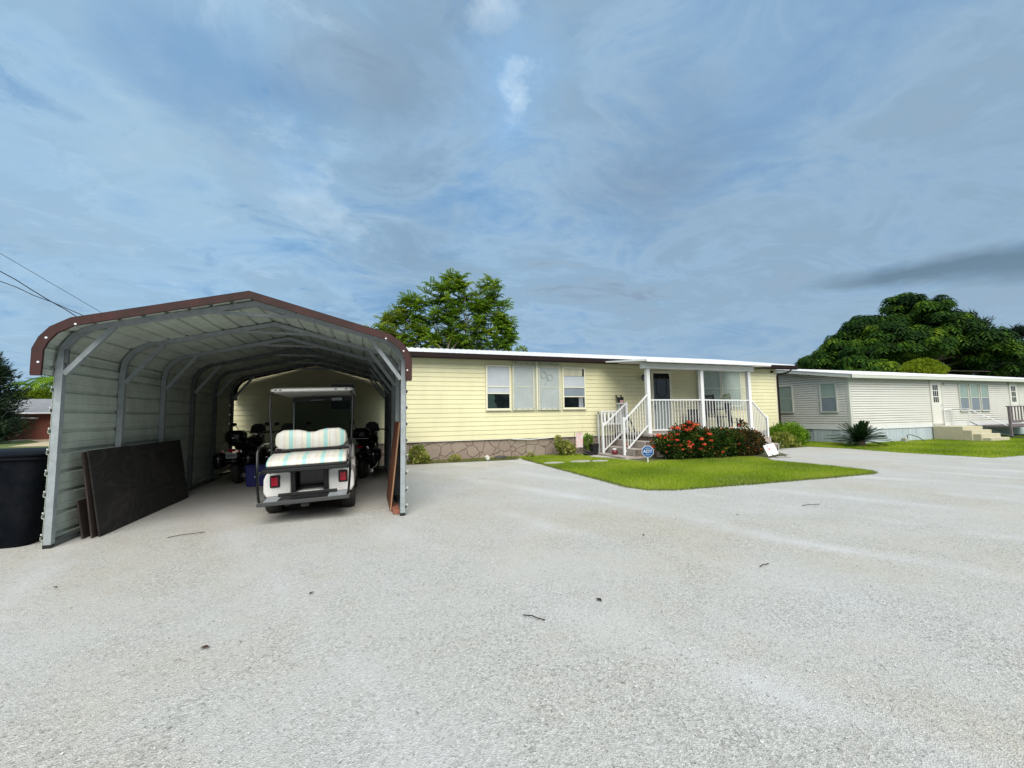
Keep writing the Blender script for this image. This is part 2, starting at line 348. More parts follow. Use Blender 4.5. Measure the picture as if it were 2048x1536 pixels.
# ------------------------------------------------------------------ light and sky
SUN_EL,SUN_AZ=47,-9    # azimuth: degrees from -Y toward +X
sun=bpy.data.lights.new('sun','SUN'); sun.energy=SUNE=3.3; sun.angle=R(52); sun.color=(1,.955,.89)
so=bpy.data.objects.new('sun',sun); COL.objects.link(so)
sd=Vector((math.sin(R(SUN_AZ))*math.cos(R(SUN_EL)),-math.cos(R(SUN_AZ))*math.cos(R(SUN_EL)),math.sin(R(SUN_EL))))
so.rotation_euler=sd.to_track_quat('Z','Y').to_euler(); so.location=sd*60
W=bpy.data.worlds.new('World'); S.world=W; W.use_nodes=True; nt=W.node_tree; nt.nodes.clear()
wo=nt.nodes.new('ShaderNodeOutputWorld'); bg=nt.nodes.new('ShaderNodeBackground'); nt.links.new(bg.outputs[0],wo.inputs[0])
sky=nt.nodes.new('ShaderNodeTexSky'); sky.sky_type='NISHITA'; sky.sun_disc=False; sky.sun_elevation=R(SUN_EL); sky.sun_rotation=math.atan2(sd.x,sd.y)
sky.air_density=1.2; sky.dust_density=1.5
tc=nt.nodes.new('ShaderNodeTexCoord'); sx=nt.nodes.new('ShaderNodeSeparateXYZ'); nt.links.new(tc.outputs['Generated'],sx.inputs[0])
def mth(op,a,b=None,c=None,clamp=False):
    n=nt.nodes.new('ShaderNodeMath'); n.operation=op; n.use_clamp=clamp
    for i,v in enumerate((a,b,c)):
        if v is None: continue
        if isinstance(v,(int,float)): n.inputs[i].default_value=v
        else: nt.links.new(v,n.inputs[i])
    return n.outputs[0]
den=mth('ADD',mth('MAXIMUM',sx.outputs[2],0),.16)
cx=nt.nodes.new('ShaderNodeCombineXYZ'); nt.links.new(mth('DIVIDE',sx.outputs[0],den),cx.inputs[0]); nt.links.new(mth('DIVIDE',sx.outputs[1],den),cx.inputs[1])
P=cx.outputs[0]
def wn(scale,detail,rough,dist=0,off=(0,0,0),rot=0,sc=(1,1,1)):
    mp=nt.nodes.new('ShaderNodeMapping'); mp.inputs['Location'].default_value=off; mp.inputs['Rotation'].default_value=(0,0,rot); mp.inputs['Scale'].default_value=sc
    nt.links.new(P,mp.inputs[0]); return noise(nt,mp.outputs[0],scale,detail,rough,dist)
wz=nt.nodes.new('ShaderNodeTexNoise'); wz.inputs['Scale'].default_value=2.6; wz.inputs['Detail'].default_value=7; wz.inputs['Roughness'].default_value=.62; nt.links.new(P,wz.inputs['Vector'])
wv_=nt.nodes.new('ShaderNodeVectorMath'); wv_.operation='MULTIPLY_ADD'; wv_.inputs[1].default_value=(.42,.42,.30); nt.links.new(wz.outputs['Color'],wv_.inputs[0])
wo_=nt.nodes.new('ShaderNodeVectorMath'); wo_.operation='SUBTRACT'; wo_.inputs[1].default_value=(.21,.21,.15); nt.links.new(tc.outputs['Generated'],wo_.inputs[0]); nt.links.new(wo_.outputs[0],wv_.inputs[2])
def blob(d,w,stretch=None):       # soft patch of cloud light around a direction of the sky
    dv=Vector(d).normalized(); n=nt.nodes.new('ShaderNodeVectorMath'); n.operation='DISTANCE'; n.inputs[1].default_value=dv
    nt.links.new(wv_.outputs[0],n.inputs[0])
    return mth('MAXIMUM',mth('MULTIPLY_ADD',n.outputs['Value'],-1/w,1),0)
n_big=wn(.75,5,.55,.6,(3.1,1.2,0)); n_mid=wn(2.1,9,.66,.9,(1,4,0),R(25),(1,1.35,1)); n_fine=wn(6,7,.65,.8,(0,0,0),R(35),(1,1.5,1))
dens=mth('ADD',mth('MULTIPLY',n_big,.50),mth('ADD',mth('MULTIPLY',n_mid,.42),mth('MULTIPLY',n_fine,.08)))
# cloud colour by density, blue gaps where it is thin
ccol=ramp(nt,dens,[(.36,(.12,.29,.54)),(.44,(.215,.39,.61)),(.49,(.30,.465,.64)),(.535,(.245,.395,.55)),(.575,(.27,.395,.53)),(.63,(.205,.30,.41)),(.72,(.19,.275,.37))])
brk=wn(3.1,9,.68,.7,(7.3,2.2,0),R(20),(1,1.25,1))
ccol=mixc(nt,ccol,(.46,.60,.73),mth('MULTIPLY',mth('MULTIPLY_ADD',brk,9,-5.0,clamp=True),mth('MULTIPLY_ADD',sx.outputs[0],-.55,.42,clamp=True)))
ccol=mixc(nt,ccol,(.10,.245,.47),mth('MULTIPLY',mth('MULTIPLY_ADD',brk,-10,4.25,clamp=True),mth('MULTIPLY_ADD',sx.outputs[0],-.7,.50,clamp=True)))
right=mth('MULTIPLY_ADD',sx.outputs[0],.9,.15,clamp=True)     # greyer stratus toward the east side
ccol=mixc(nt,ccol,(.235,.325,.425),mth('MULTIPLY',right,.55))
def addb(c,d,w,col,amt): return mixc(nt,c,col,mth('MULTIPLY',blob(d,w),amt,clamp=True))
ccol=addb(ccol,(.182,.659,.73),.07,(.60,.72,.82),.75)
ccol=addb(ccol,(.25,.73,.64),.15,(.25,.46,.74),.7)
ccol=addb(ccol,(.275,.725,.632),.05,(.60,.73,.84),.7)
ccol=addb(ccol,(-.331,.837,.435),.13,(.36,.50,.60),.7)
ccol=addb(ccol,(-.099,.889,.447),.075,(.55,.68,.78),.9)
ccol=addb(ccol,(-.14,.875,.47),.12,(.33,.50,.70),.6)
ccol=addb(ccol,(-.272,.772,.574),.13,(.075,.21,.44),.8)
ccol=addb(ccol,(-.159,.80,.573),.13,(.085,.23,.46),.8)
ccol=addb(ccol,(.04,.77,.637),.22,(.18,.26,.36),.6)
ccol=addb(ccol,(.05,.93,.36),.22,(.165,.26,.37),.5)
ccol=addb(ccol,(.55,.672,.497),.22,(.18,.25,.34),.55)
ccol=addb(ccol,(-.45,.82,.30),.55,(.33,.50,.66),.55)
ccol=addb(ccol,(-.30,.66,.69),.30,(.30,.47,.65),.5)
# long low dark cloud bank at the east
# the bank thickens eastward: centre height follows the compass direction
bc_=mth('ADD',mth('MULTIPLY_ADD',sx.outputs[1],.095,.192),mth('MULTIPLY_ADD',wn(1.8,6,.6),.05,-.025))
bw_=mth('MAXIMUM',mth('MULTIPLY_ADD',sx.outputs[1],-.104,.064),.006)
bank=mth('MULTIPLY',mth('SUBTRACT',1.25,mth('ABSOLUTE',mth('DIVIDE',mth('SUBTRACT',sx.outputs[2],bc_),bw_)),clamp=True),mth('MULTIPLY_ADD',sx.outputs[0],14,-11.1,clamp=True))
ccol=mixc(nt,ccol,(.125,.20,.275),mth('MULTIPLY',bank,1.0,clamp=True))
hz=mth('SUBTRACT',1,mth('MULTIPLY',sx.outputs[2],4.2),clamp=True); ccol=mixc(nt,ccol,(.30,.42,.54),mth('MULTIPLY',hz,.5))
# overcast lies over the physical sky; SKYG turns display-like cloud values into sky radiance for the 0.1 strength
SKYG=11.2
g=nt.nodes.new('ShaderNodeVectorMath'); g.operation='SCALE'; g.inputs['Scale'].default_value=SKYG; nt.links.new(ccol,g.inputs[0])
# brighter veil round the hidden sun, behind the photographer
sdot=nt.nodes.new('ShaderNodeVectorMath'); sdot.operation='DOT_PRODUCT'; sdot.inputs[1].default_value=sd; nt.links.new(tc.outputs['Generated'],sdot.inputs[0])
veil=mth('POWER',mth('MAXIMUM',sdot.outputs['Value'],0),3.0)
add=mixc(nt,g.outputs[0],(14.,13.4,12.4),mth('MULTIPLY',veil,.9,clamp=True))
fin=mixc(nt,add,sky.outputs[0],.06)
nt.links.new(fin,bg.inputs[0]); bg.inputs[1].default_value=.1
S.view_settings.view_transform='Standard'; S.view_settings.look='None'; S.view_settings.exposure=.10; S.view_settings.gamma=1
S.render.engine='CYCLES'; S.cycles.max_bounces=6; S.cycles.diffuse_bounces=1; S.cycles.transparent_max_bounces=12
# ------------------------------------------------------------------ ground
def sheet(name,poly,z,m,cat=None):
    mb=MB(); mb.add([(x,y,z) for x,y in poly],[tuple(range(len(poly)))]); o=mb.build(name,m)
    o['kind']='structure'; return o
sheet('ground',[(-400,-400),(400,-400),(400,400),(-400,400)],-.012,M['farland'])
sheet('gravel_yard',[(-14,-14),(40,-14),(40,5.2),(16.15,6.3),(15.9,8.3),(16.1,9.8),(16.0,11.0),(14.2,10.9),(13.2,12.3),(4.2,12.4),(-14,12.4)],-.004,M['gravel'])
lawn=[(4.52,11.9),(4.50,9.2),(4.52,6.5),(4.66,6.13),(5.1,5.93),(6.8,5.83),(8.84,5.76),(10.2,5.76),(10.5,5.95),(10.6,6.47),(10.54,7.6),(10.45,8.3),(10.75,8.75),(10.9,9.2),(8,9.6),(7.2,9.7),(7.1,10.2),(6.6,11.2),(6.7,12.5),(4.6,12.5)]
sheet('lawn_soil',lawn,.000,M['turf'])
nlawn=[(16.15,6.3),(15.9,8.3),(16.1,9.8),(15.7,11.4),(16.6,12.3),(18.4,12.5),(18.4,11.0),(24,11.0),(40,11.0),(40,5.2)]
sheet('neighbor_lawn_soil',nlawn,.0,M['nbturf'])
sheet('flower_bed_soil',[(1.0,12.57),(1.0,12.02),(4.3,11.85),(4.6,12.57)],.002,M['dirt'])
sheet('shrub_bed_soil',[(7.3,10.6),(7.4,9.35),(8.1,8.9),(10.7,8.75),(12.3,9.2),(13.5,10.9),(15.3,11.1),(16.6,12.2),(16.2,12.6),(13,12.5),(13,10.6)],.003,M['dirt'])
sheet('distant_drive',[(-19.3,31.5),(-16.4,30.4),(-12,30.4),(-14,44),(-25.6,43.6),(-21,37)],.0,M['drive'])
def inpoly(x,y,poly):
    c=np.zeros(len(x),bool); n=len(poly)
    for i in range(n):
        x1,y1=poly[i];x2,y2=poly[(i+1)%n]
        if y1==y2: continue
        k=((y1>y)!=(y2>y))&(x<(x2-x1)*(y-y1)/(y2-y1)+x1); c^=k
    return c
def edgedist(x,y,poly):
    d=np.full(len(x),9.)
    for i in range(len(poly)):
        a=np.array(poly[i]);b=np.array(poly[(i+1)%len(poly)]); ab=b-a; t=np.clip(((x-a[0])*ab[0]+(y-a[1])*ab[1])/(ab@ab),0,1)
        d=np.minimum(d,np.hypot(x-a[0]-t*ab[0],y-a[1]-t*ab[1]))
    return d
def blades(name,poly,n,h,w,mat,label,ragged=.05,hole=None):
    P_=np.array(poly); lo=P_.min(0)-.1;hi=P_.max(0)+.1; x=rng.uniform(lo[0],hi[0],n);y=rng.uniform(lo[1],hi[1],n)
    k=inpoly(x+rng.normal(0,ragged,n),y+rng.normal(0,ragged,n),poly)
    if hole is not None: k&=hole(x,y)
    x=x[k];y=y[k];m=len(x); clump=.6+.5*np.sin(x*5.1+1.3*np.sin(y*4))*np.sin(y*6.3+np.sin(x*3))
    hh=h*(rng.uniform(.5,1.15,m))*(.75+.35*clump); a=rng.uniform(0,2*np.pi,m); ww=w*rng.uniform(.7,1.3,m)
    lean=rng.uniform(.1,.9,m)*hh; la=rng.uniform(0,2*np.pi,m)
    dx,dy=np.cos(a)*ww,np.sin(a)*ww; lx,ly=np.cos(la)*lean,np.sin(la)*lean
    V=np.zeros((m,4,3)); z0=-.004
    V[:,0]=np.c_[x-dx,y-dy,np.full(m,z0)];V[:,1]=np.c_[x+dx,y+dy,np.full(m,z0)]
    V[:,2]=np.c_[x+dx*.35+lx,y+dy*.35+ly,hh];V[:,3]=np.c_[x-dx*.35+lx,y-dy*.35+ly,hh]
    patch=.5+.25*np.sin(x*1.7+y*.9)+.25*np.sin(y*2.9-x*1.1+1)
    t=np.clip(.02+.45*rng.random(m)+.55*patch,0,.93); dry=np.sin(x*2.3+1.9*np.sin(y*1.6+.5))*np.sin(y*2.1+1.3*np.sin(x*1.2)); t[rng.random(m)<.04+.14*np.clip(dry,0,1)]=.98
    o=quads(name,V,mat,tint=t); tag(o,label,'grass',kind='stuff'); return o
stones_xy=[(4.87,10.42,.26),(5.72,10.40,.30),(6.22,10.25,.24)]
def nohole(x,y):
    k=np.ones(len(x),bool)
    for a,b,r in stones_xy: k&=np.hypot((x-a)/1.25,(y-b)/.8)>r
    return k
blades('lawn_grass',lawn,190000,.045,.0035,M['grass'],'short bright green grass of the lawn in front of the porch',.03,nohole)
blades('neighbor_grass',[(16.1,6.3),(15.85,8.3),(16.05,9.8),(15.7,11.4),(16.6,12.4),(18.3,12.6),(18.4,10.95),(31,10.95),(31,5.6)],170000,.05,.006,M['grass'],'mown green grass strip in front of the ivory mobile home',.05)
blades('bed_weeds',[(1.0,12.5),(1.0,12.05),(4.3,11.9),(4.6,12.5)],9000,.06,.006,M['grassedge'],'sparse weeds at the foot of the stone skirting',.05)
# ragged lawn rim
def rim(name,poly,n,label):
    P_=np.array(poly+[poly[0]]); L=np.hypot(*(P_[1:]-P_[:-1]).T); i=rng.choice(len(L),n,p=L/L.sum()); t=rng.random(n)
    x=P_[i,0]+(P_[i+1,0]-P_[i,0])*t+rng.normal(0,.035,n); y=P_[i,1]+(P_[i+1,1]-P_[i,1])*t+rng.normal(0,.035,n)
    h=rng.uniform(.01,.04,n);a=rng.uniform(0,6.28,n);w=.004; V=np.zeros((n,4,3)); lx=rng.normal(0,.02,n);ly=rng.normal(0,.02,n)
    V[:,0]=np.c_[x-w*np.cos(a),y-w*np.sin(a),0*x-.003];V[:,1]=np.c_[x+w*np.cos(a),y+w*np.sin(a),0*x-.003];V[:,2]=np.c_[x+lx+w*.3,y+ly,h];V[:,3]=np.c_[x+lx-w*.3,y+ly,h]
    tag(quads(name,V,M['grassedge']),label,'grass',kind='stuff')
rim('lawn_rim_grass',lawn[:14],9000,'thin dry grass fringe between lawn and gravel')
# loose shell bits on the gravel close to the camera
n=16000; rr=1.0+7.5*rng.random(n)**1.5; th=rng.uniform(-.75,1.45,n); x=rr*np.sin(th);y=rr*np.cos(th)
k=~inpoly(x,y,lawn)&(y<11.5); x=x[k];y=y[k];m=len(x); s=rng.uniform(.002,.005,m)*(1+.6*(rng.random(m)>.97)); a=rng.uniform(0,6.28,m); V=np.zeros((m,4,3)); tl=rng.normal(0,.35,(m,2))
for i,(u,v) in enumerate(((-1,-.6),(1,-.6),(.8,.6),(-.7,.7))):
    ox=s*(u*np.cos(a)-v*np.sin(a)); oy=s*(u*np.sin(a)+v*np.cos(a)); V[:,i]=np.c_[x+ox,y+oy,.001+s*.35+ox*tl[:,0]+oy*tl[:,1]]
tag(quads('shell_bits',V,M['pebble']),'loose pale shell fragments scattered over the gravel yard','gravel',kind='stuff')
# ------------------------------------------------------------------ carport
CXc=-1.39
cp_=thing('carport',(CXc,5.93,0),'open steel carport with brown edge trim and pale ribbed sheet sides over the golf cart','carport')
half=[(1.85,0),(1.85,2.0),(1.825,2.18),(1.74,2.32),(1.60,2.42),(0,2.82)]
inner=[(-a,b) for a,b in half]+[(a,b) for a,b in half[::-1][1:]]
bowY=[0,1.22,2.44,3.66,4.88,6.10]
for i,yy in enumerate(bowY):
    b=MB().sq([(a,yy,c) for a,c in inner],.064); b.build('bow_frame',M['galv'] if i<3 else M['galvdark'],cp_)  # rear bows use a darker steel, carport shade put into their colour
    for sg in(-1,1): MB().sq([(sg*1.815,yy-.003,1.88),(sg*1.40,yy-.003,2.445)],.05).build('knee_brace',M['galv'],cp_)
    MB().box((-.52,yy-.02,2.665),(.52,yy+.02,2.70)).build('collar_tie',M['galv'],cp_)
    for sg in(-1,1): MB().box((sg*1.85-.034,yy-.034,-.003),(sg*1.85+.034,yy+.034,.035)).build('foot_sleeve',M['black'],cp_)
for sg in(-1,1):
    MB().box((sg*1.85-.03,.034,.005),(sg*1.85+.03,6.066,.065)).build('base_rail',M['galvdark'],cp_)
    MB().rbox((sg*1.80-.02,-.04,2.0),(sg*1.80+.02,.0,2.16),.01).build('gusset_plate',M['galvdark'],cp_)
def offs(poly,d):
    out=[]
    for i,p in enumerate(poly):
        a=Vector(poly[max(i-1,0)]);b=Vector(poly[min(i+1,len(poly)-1)]);t=(b-a).normalized(); out.append((p[0]-t.y*d,p[1]+t.x*d))
    return out
def ribbed(poly,pitch=.228,depth=.02,first=.06):
    segs=[];tot=0
    pts=[Vector(p) for p in poly]; out=[]
    L=[0]
    for i in range(len(pts)-1): L.append(L[-1]+(pts[i+1]-pts[i]).length)
    def P_(s):
        for i in range(len(pts)-1):
            if s<=L[i+1]+1e-9:
                t=(s-L[i])/(L[i+1]-L[i]); d=(pts[i+1]-pts[i]).normalized(); return pts[i].lerp(pts[i+1],t),Vector((-d.y,d.x))
    keys=[(l,0) for l in L]
    s=first
    while s+.06<L[-1]:
        keys+=[(s,0),(s+.012,1),(s+.040,1),(s+.052,0)]; s+=pitch
        keys+=[(s-pitch/2,0),(s-pitch/2+.008,.25),(s-pitch/2+.016,0)] if s-pitch/2+.02<L[-1] else []
    res=[]
    for s,h in sorted(keys):
        inr=any(abs(s-(first+k*pitch)-.026)<.014 for k in range(40))
        p,nn=P_(min(s,L[-1])); hh=1 if (h==0 and inr) else h
        res.append(p+nn*(depth*hh))
    return res
def sheetmetal(poly,y0,y1,th=.003,**k):
    r=ribbed(poly,**k); n=len(r); mb=MB(); o=offs([tuple(p) for p in r],th)
    vs=[(p.x,y0,p.y) for p in r]+[(p.x,y1,p.y) for p in r]+[(p[0],y0,p[1]) for p in o]+[(p[0],y1,p[1]) for p in o]
    fs=[]
    for i in range(n-1): fs+=[(i,i+1,n+i+1,n+i),(2*n+i,3*n+i,3*n+i+1,2*n+i+1),(i,2*n+i,2*n+i+1,i+1),(n+i,n+i+1,3*n+i+1,3*n+i)]
    fs+=[(0,n,3*n,2*n),(n-1,3*n-1,4*n-1,2*n-1)] if False else [(0,n,3*n,2*n),(n-1,3*n-1,4*n-1,2*n-1)]
    return mb.add(vs,fs)
outl=offs(inner,.036)      # left bottom -> over the ridge -> right bottom (outward is left of travel)
roofp=[(-1.925,1.86),(-1.925,2.12),(-1.88,2.24),(-1.80,2.35),(-1.64,2.455),(0,2.895)]; roofp=roofp+[(-a,b) for a,b in roofp[::-1][1:]]
sheetmetal(offs(roofp,-.02),-.26,6.5).build('roof_sheet',M['panel'],cp_)
sheetmetal([(-1.888,.02),(-1.888,2.02)],-.03,6.15).build('side_sheet',M['panel'],cp_)
sheetmetal([(1.888,2.02),(1.888,.02)],-.03,6.15).build('side_sheet',M['panel'],cp_)
for y0,y1,nm in((-.29,-.262,'front_trim'),(6.502,6.53,'rear_trim')):
    o1=offs(roofp,.012); i1=offs(roofp,-.075)
    o1[0]=(-1.94,1.84);o1[-1]=(1.94,1.84);i1[0]=(-1.855,1.84);i1[-1]=(1.855,1.84)
    n=len(o1); mb=MB(); vs=[(p[0],y0,p[1]) for p in o1+i1]+[(p[0],y1,p[1]) for p in o1+i1]
    fs=[]
    for i in range(n-1): fs+=[(i,i+1,n+i+1,n+i),(2*n+i,3*n+i,3*n+i+1,2*n+i+1),(i,2*n+i,2*n+i+1,i+1),(n+i,n+i+1,3*n+i+1,3*n+i)]
    fs+=[(0,n,3*n,2*n),(n-1,3*n-1,4*n-1,2*n-1) if False else (n-1,2*n-1,4*n-1,3*n-1)]
    t=mb.add(vs,fs).build(nm,M['trimbrown'],cp_)
    # top flange lying on the roof
    o2=offs(roofp,.014); vs=[(p[0],y,p[1]) for y in((y0,.10) if y0<0 else (6.2,y1)) for p in o2]+[(p[0],y,p[1]) for y in((y0,.10) if y0<0 else (6.2,y1)) for p in offs(roofp,.017)]
    mb=MB().add(vs,[(i,i+1,n+i+1,n+i) for i in range(n-1)]+[(2*n+i,3*n+i,3*n+i+1,2*n+i+1) for i in range(n-1)]+[(i,2*n+i,2*n+i+1,i+1) for i in range(n-1)])
    mb.build('trim_flange',M['trimbrown'],t)
    if y0<0:
        for (bx,bz) in((-1.88,1.98),(-1.83,2.24),(-1.60,2.40),(1.88,1.98),(1.83,2.24),(1.60,2.40)):
            MB().lathe([(0,-.008),(.010,-.006),(.012,0)],(bx,y0,bz),10,'y').build('screw',M['signwhite'],t)
for sg in(-1,1):     # screw heads down the outside of the front legs
    for k in range(8): MB().lathe([(0,sg*.012),(.009,sg*.009),(.011,0)],(sg*1.912,0,.14+.228*k),8,'x').build('screw',M['signwhite'],cp_)
# ------------------------------------------------------------------ mobile homes: siding
def siding_front(x0,x1,z0,z1,y,pitch,out=.022,mid=True,gy=.006):
    mb=MB(); z=z0; 
    while z<z1-1e-4:
        zt=min(z+pitch,z1); g_=pitch*(.08 if pitch>.12 else .22)
        mb.add([(x0,y-out,z),(x1,y-out,z),(x1,y-.012,zt-g_),(x0,y-.012,zt-g_),(x0,y+gy,z),(x1,y+gy,z),(x0,y+gy,zt-g_),(x1,y+gy,zt-g_),(x0,y+gy,zt),(x1,y+gy,zt)],[(0,1,2,3),(4,5,1,0),(3,2,7,6),(6,7,9,8)]); z=zt
    return mb
YH=12.57
home=thing('mobile_home',(5,YH,0),'long pale yellow mobile home with brown gutter and flagstone skirting behind the lawn','house')
def hb(mb,name,m,p=None,**k):     # build in world coords under 'home'
    o=mb.build(name,m,p or home,**k)
    if (p or home) is home: o.location=Vector((0,0,0))-home.location
    return o
X0,X1=-6.0,16.36; YB=20.2
w_=siding_front(X0,X1-.09,.615,3.16,YH,.1395,.017); w_.box((X0,YH+.007,.6),(X1-.02,YB,3.17))
hb(w_,'wall',M['yellow'])
hb(MB().rbox((X1-.09,YH-.022,.59),(X1+.012,YH+.1,3.19),.008),'corner_trim',M['cream'])
hb(MB().box((X0,YH-.02,3.163),(X1-.09,YH+.01,3.20)).box((X0,YH-.02,.585),(X1-.09,YH+.01,.612)),'frieze_trim',M['cream'])
hb(MB().box((X0,YH+.03,-.02),(X1-.01,YB-.02,.584)),'skirting',M['skirt'])
# roof: ribbed white metal, low pitch
mb=MB(); ye,ze=YH-.30,3.285; yr,zr=16.3,4.06; xs=[];x=X0-.1
prof=[]
while x<X1+.75:
    prof+=[(x,0),(x+.09,0),(x+.10,.032),(x+.13,.032),(x+.14,0)]; x+=.2286
prof=[p for p in prof if p[0]<X1+.75]+[(X1+.75,0)]
npf=len(prof)
for (ya,za,yb_,zb) in((ye,ze,yr,zr),(yr,zr,YB+.3,ze)):
    mb.add([(px,ya,za+pz) for px,pz in prof]+[(px,yb_,zb+pz) for px,pz in prof]+[(px,ya,za-.006) for px,pz in prof],[(i,i+1,npf+i+1,npf+i) for i in range(npf-1)]+[(2*npf+i,2*npf+i+1,i+1,i) for i in range(npf-1)])
mb.add([(X0-.1,ye,ze-.03),(X1+.75,ye,ze-.03),(X1+.75,YB+.3,ze-.03),(X0-.1,YB+.3,ze-.03)],[(0,1,2,3)])
mb.add([(X1+.70,ye+.02,ze-.03),(X1+.70,yr,zr-.01),(X1+.70,YB+.3,ze-.03)],[(0,1,2)]).add([(X0-.1,ye,ze-.03),(X0-.1,yr,zr-.01),(X0-.1,YB+.3,ze-.03)],[(0,1,2)])
roof=hb(mb,'roof',M['roofwhite'])
g=MB().prism([(ye-.12,3.268),(ye-.118,3.13),(ye-.085,3.105),(ye+.02,3.105),(ye+.02,3.250),(ye-.0,3.250),(ye-.0,3.13),(ye-.08,3.13),(ye-.105,3.265)],X0-.1,X1+.78,'x')
gut=hb(g,'gutter',M['brown'])
hb(MB().box((X0,ye+.022,3.165),(X1+.02,YH-.026,3.181)),'soffit',M['darkgrey'])
hb(MB().tube([(X1+.42,ye-.05,3.12),(X1+.42,ye-.05,3.06),(X1+.30,ye+.02,2.98),(X1+.03,YH-.07,2.90),(X1+.0,YH-.062,2.82),(X1+.0,YH-.062,.62),(X1+.05,YH-.13,.45)],.036,8),'downspout',M['brown'],smooth=40)
hb(MB().lathe([(.0,-.10),(.045,-.09),(.05,-.02),(.03,0)],(X1-.30,YH-.014,3.02),14,'y'),'security_light',M['black'],smooth=40)
def window(par,hx,x0,x1,z0,z1,y,frame_m,panes,fw=.05,sash=None,rel=None,name='window'):
    """frame ring proud of the wall, panes just behind its face; panes: (z0,z1,material)"""
    y-=.020
    def B(mb_,nm,m,p):
        o=mb_.build(nm,m,p)
        if p is par: o.location=-Vector(par.location)
        return o
    f=MB(); f.box((x0,y-.045,z0),(x0+fw,y+.02,z1)).box((x1-fw,y-.045,z0),(x1,y+.02,z1)).box((x0+fw,y-.045,z1-fw),(x1-fw,y+.02,z1)).box((x0+fw,y-.045,z0),(x1-fw,y+.02,z0+fw))
    fr=B(f,name,frame_m,par)
    MB().box((x0-.01,y-.06,z0-.02),(x1+.01,y-.046,z0+.012)).build('sill',frame_m,fr)
    for (a,b,m) in panes: MB().box((x0+fw,y-.020,a),(x1-fw,y-.016,b)).build('pane',m,fr)
    for sz in(sash or []): MB().box((x0+fw,y-.036,sz-.014),(x1-fw,y-.021,sz+.014)).build('sash_rail',frame_m,fr)
    return fr
window(home,0,3.53,4.37,1.53,2.98,YH,M['cream'],[(1.58,2.058,M['glassdark']),(2.062,2.93,M['shade'])],sash=[2.28,2.06])
w1=window(home,0,4.43,5.20,1.53,2.99,YH,M['cream'],[(1.58,2.27,M['shade']),(2.27,2.94,M['shade'])],sash=[2.28])
w2=window(home,0,5.35,6.14,1.53,2.99,YH,M['cream'],[(1.58,2.27,M['shade']),(2.27,2.94,M['shade'])],sash=[2.28])
w4=window(home,0,6.24,7.13,1.54,2.98,YH,M['cream'],[(1.59,1.955,M['glassdark']),(1.957,2.27,M['glassgrey']),(2.27,2.66,M['shade']),(2.662,2.93,M['glassdark'])],sash=[2.28,1.96])
cur=MB()
for i in range(16):
    a=6.31+i*.045; cur.add([(a,YH-.0425,2.67),(a+.028,YH-.0425,2.67),(a+.034,YH-.0425,2.925),(a+.002,YH-.0425,2.925)],[(0,1,2,3)])
cur.build('curtain',M['cream'],w4)
cur=MB()
for i in range(4): cur.add([(6.86+i*.045,YH-.0425,1.60),(6.89+i*.045,YH-.0425,1.60),(6.885+i*.045,YH-.0425,1.95),(6.87+i*.045,YH-.0425,1.95)],[(0,1,2,3)])
cur.build('curtain',M['shade'],w4)
# broken shade edge and a pale curtain fold inside the first window
MB().add([(3.58,YH-.0425,1.60),(3.90,YH-.0425,1.60),(3.86,YH-.0425,1.72),(3.80,YH-.0425,1.80),(3.84,YH-.0425,1.93),(3.79,YH-.0425,2.02),(3.60,YH-.0425,2.03)],[tuple(range(7))]).build('curtain',M['greenplastic'],w1).location=(0,0,0)
# ring-shaped hanging ornament behind the film
orn=MB()
for cx_,cz in((5.55,2.70),(5.78,2.61)):
    pts=[(cx_+.10*math.cos(t),YH-.044,cz+.10*math.sin(t)) for t in [k*math.pi/8 for k in range(17)]]; orn.tube(pts,.028,6)
orn.tube([(5.67,YH-.044,2.52),(5.50,YH-.044,2.05),(5.40,YH-.044,1.65)],.011,6); orn.build('hanging_ornament',M['frost'],w2)
for a,b in((4.41,5.285),(5.29,6.18)):
    f=hb(MB().box((a,YH-.088,1.52),(b,YH-.084,3.14)),'storm_panel',M['film'])
    for k in range(4):
        for zz in(1.56,3.06): MB().lathe([(0,-.012),(.014,-.008),(.016,0)],(a+.14+k*.2,YH-.088,zz),8,'y').build('wing_nut',M['darkgrey'],f)
hb(MB().box((5.262,YH-.10,1.53),(5.312,YH-.089,3.12)),'storm_track',M['cream'])
# front door
d=hb(MB().box((9.90,YH-.05,.74),(10.0,YH,2.94)).box((10.74,YH-.05,.74),(10.86,YH,2.94)).box((10.0,YH-.05,2.84),(10.74,YH,2.94)).box((9.97,YH-.07,.70),(10.8,YH,.74)),'door',M['cream'])
MB().box((10.0,YH-.03,1.80),(10.74,YH-.02,2.84)).build('door_glass',M['glassdark'],d)
MB().box((10.0,YH-.035,.745),(10.74,YH-.02,1.797)).build('door_panel',M['frost'],d)
oc=[(10.37+.23*c_x,2.33+.38*c_z) for c_x,c_z in((-.6,1),(.6,1),(.6,.85),(1,.7),(1,-.7),(.6,-.85),(.6,-1),(-.6,-1),(-.6,-.85),(-1,-.7),(-1,.7),(-.6,.85))]
MB().tube([(a,YH-.034,b) for a,b in oc+[oc[0]]],.016,6).ell((10.37,YH-.034,2.33),(.02,.008,.03),8,6).build('scroll_ornament',M['black'],d)
MB().tube([(10.06,YH-.05,1.66),(10.04,YH-.08,1.60),(10.06,YH-.08,1.50),(10.08,YH-.05,1.46)],.012,6).build('handle',M['black'],d)
lp=hb(MB().rbox((9.55,YH-.05,2.58),(9.63,YH-.005,2.72),.01).tube([(9.47,YH-.05,2.64),(9.47,YH-.12,2.74),(9.47,YH-.17,2.72)],.012,6).lathe([(.0,.10),(.03,.095),(.07,.04),(.075,.03),(.06,.02)],(9.47,YH-.17,2.67),12),'wall_lantern',M['black'])
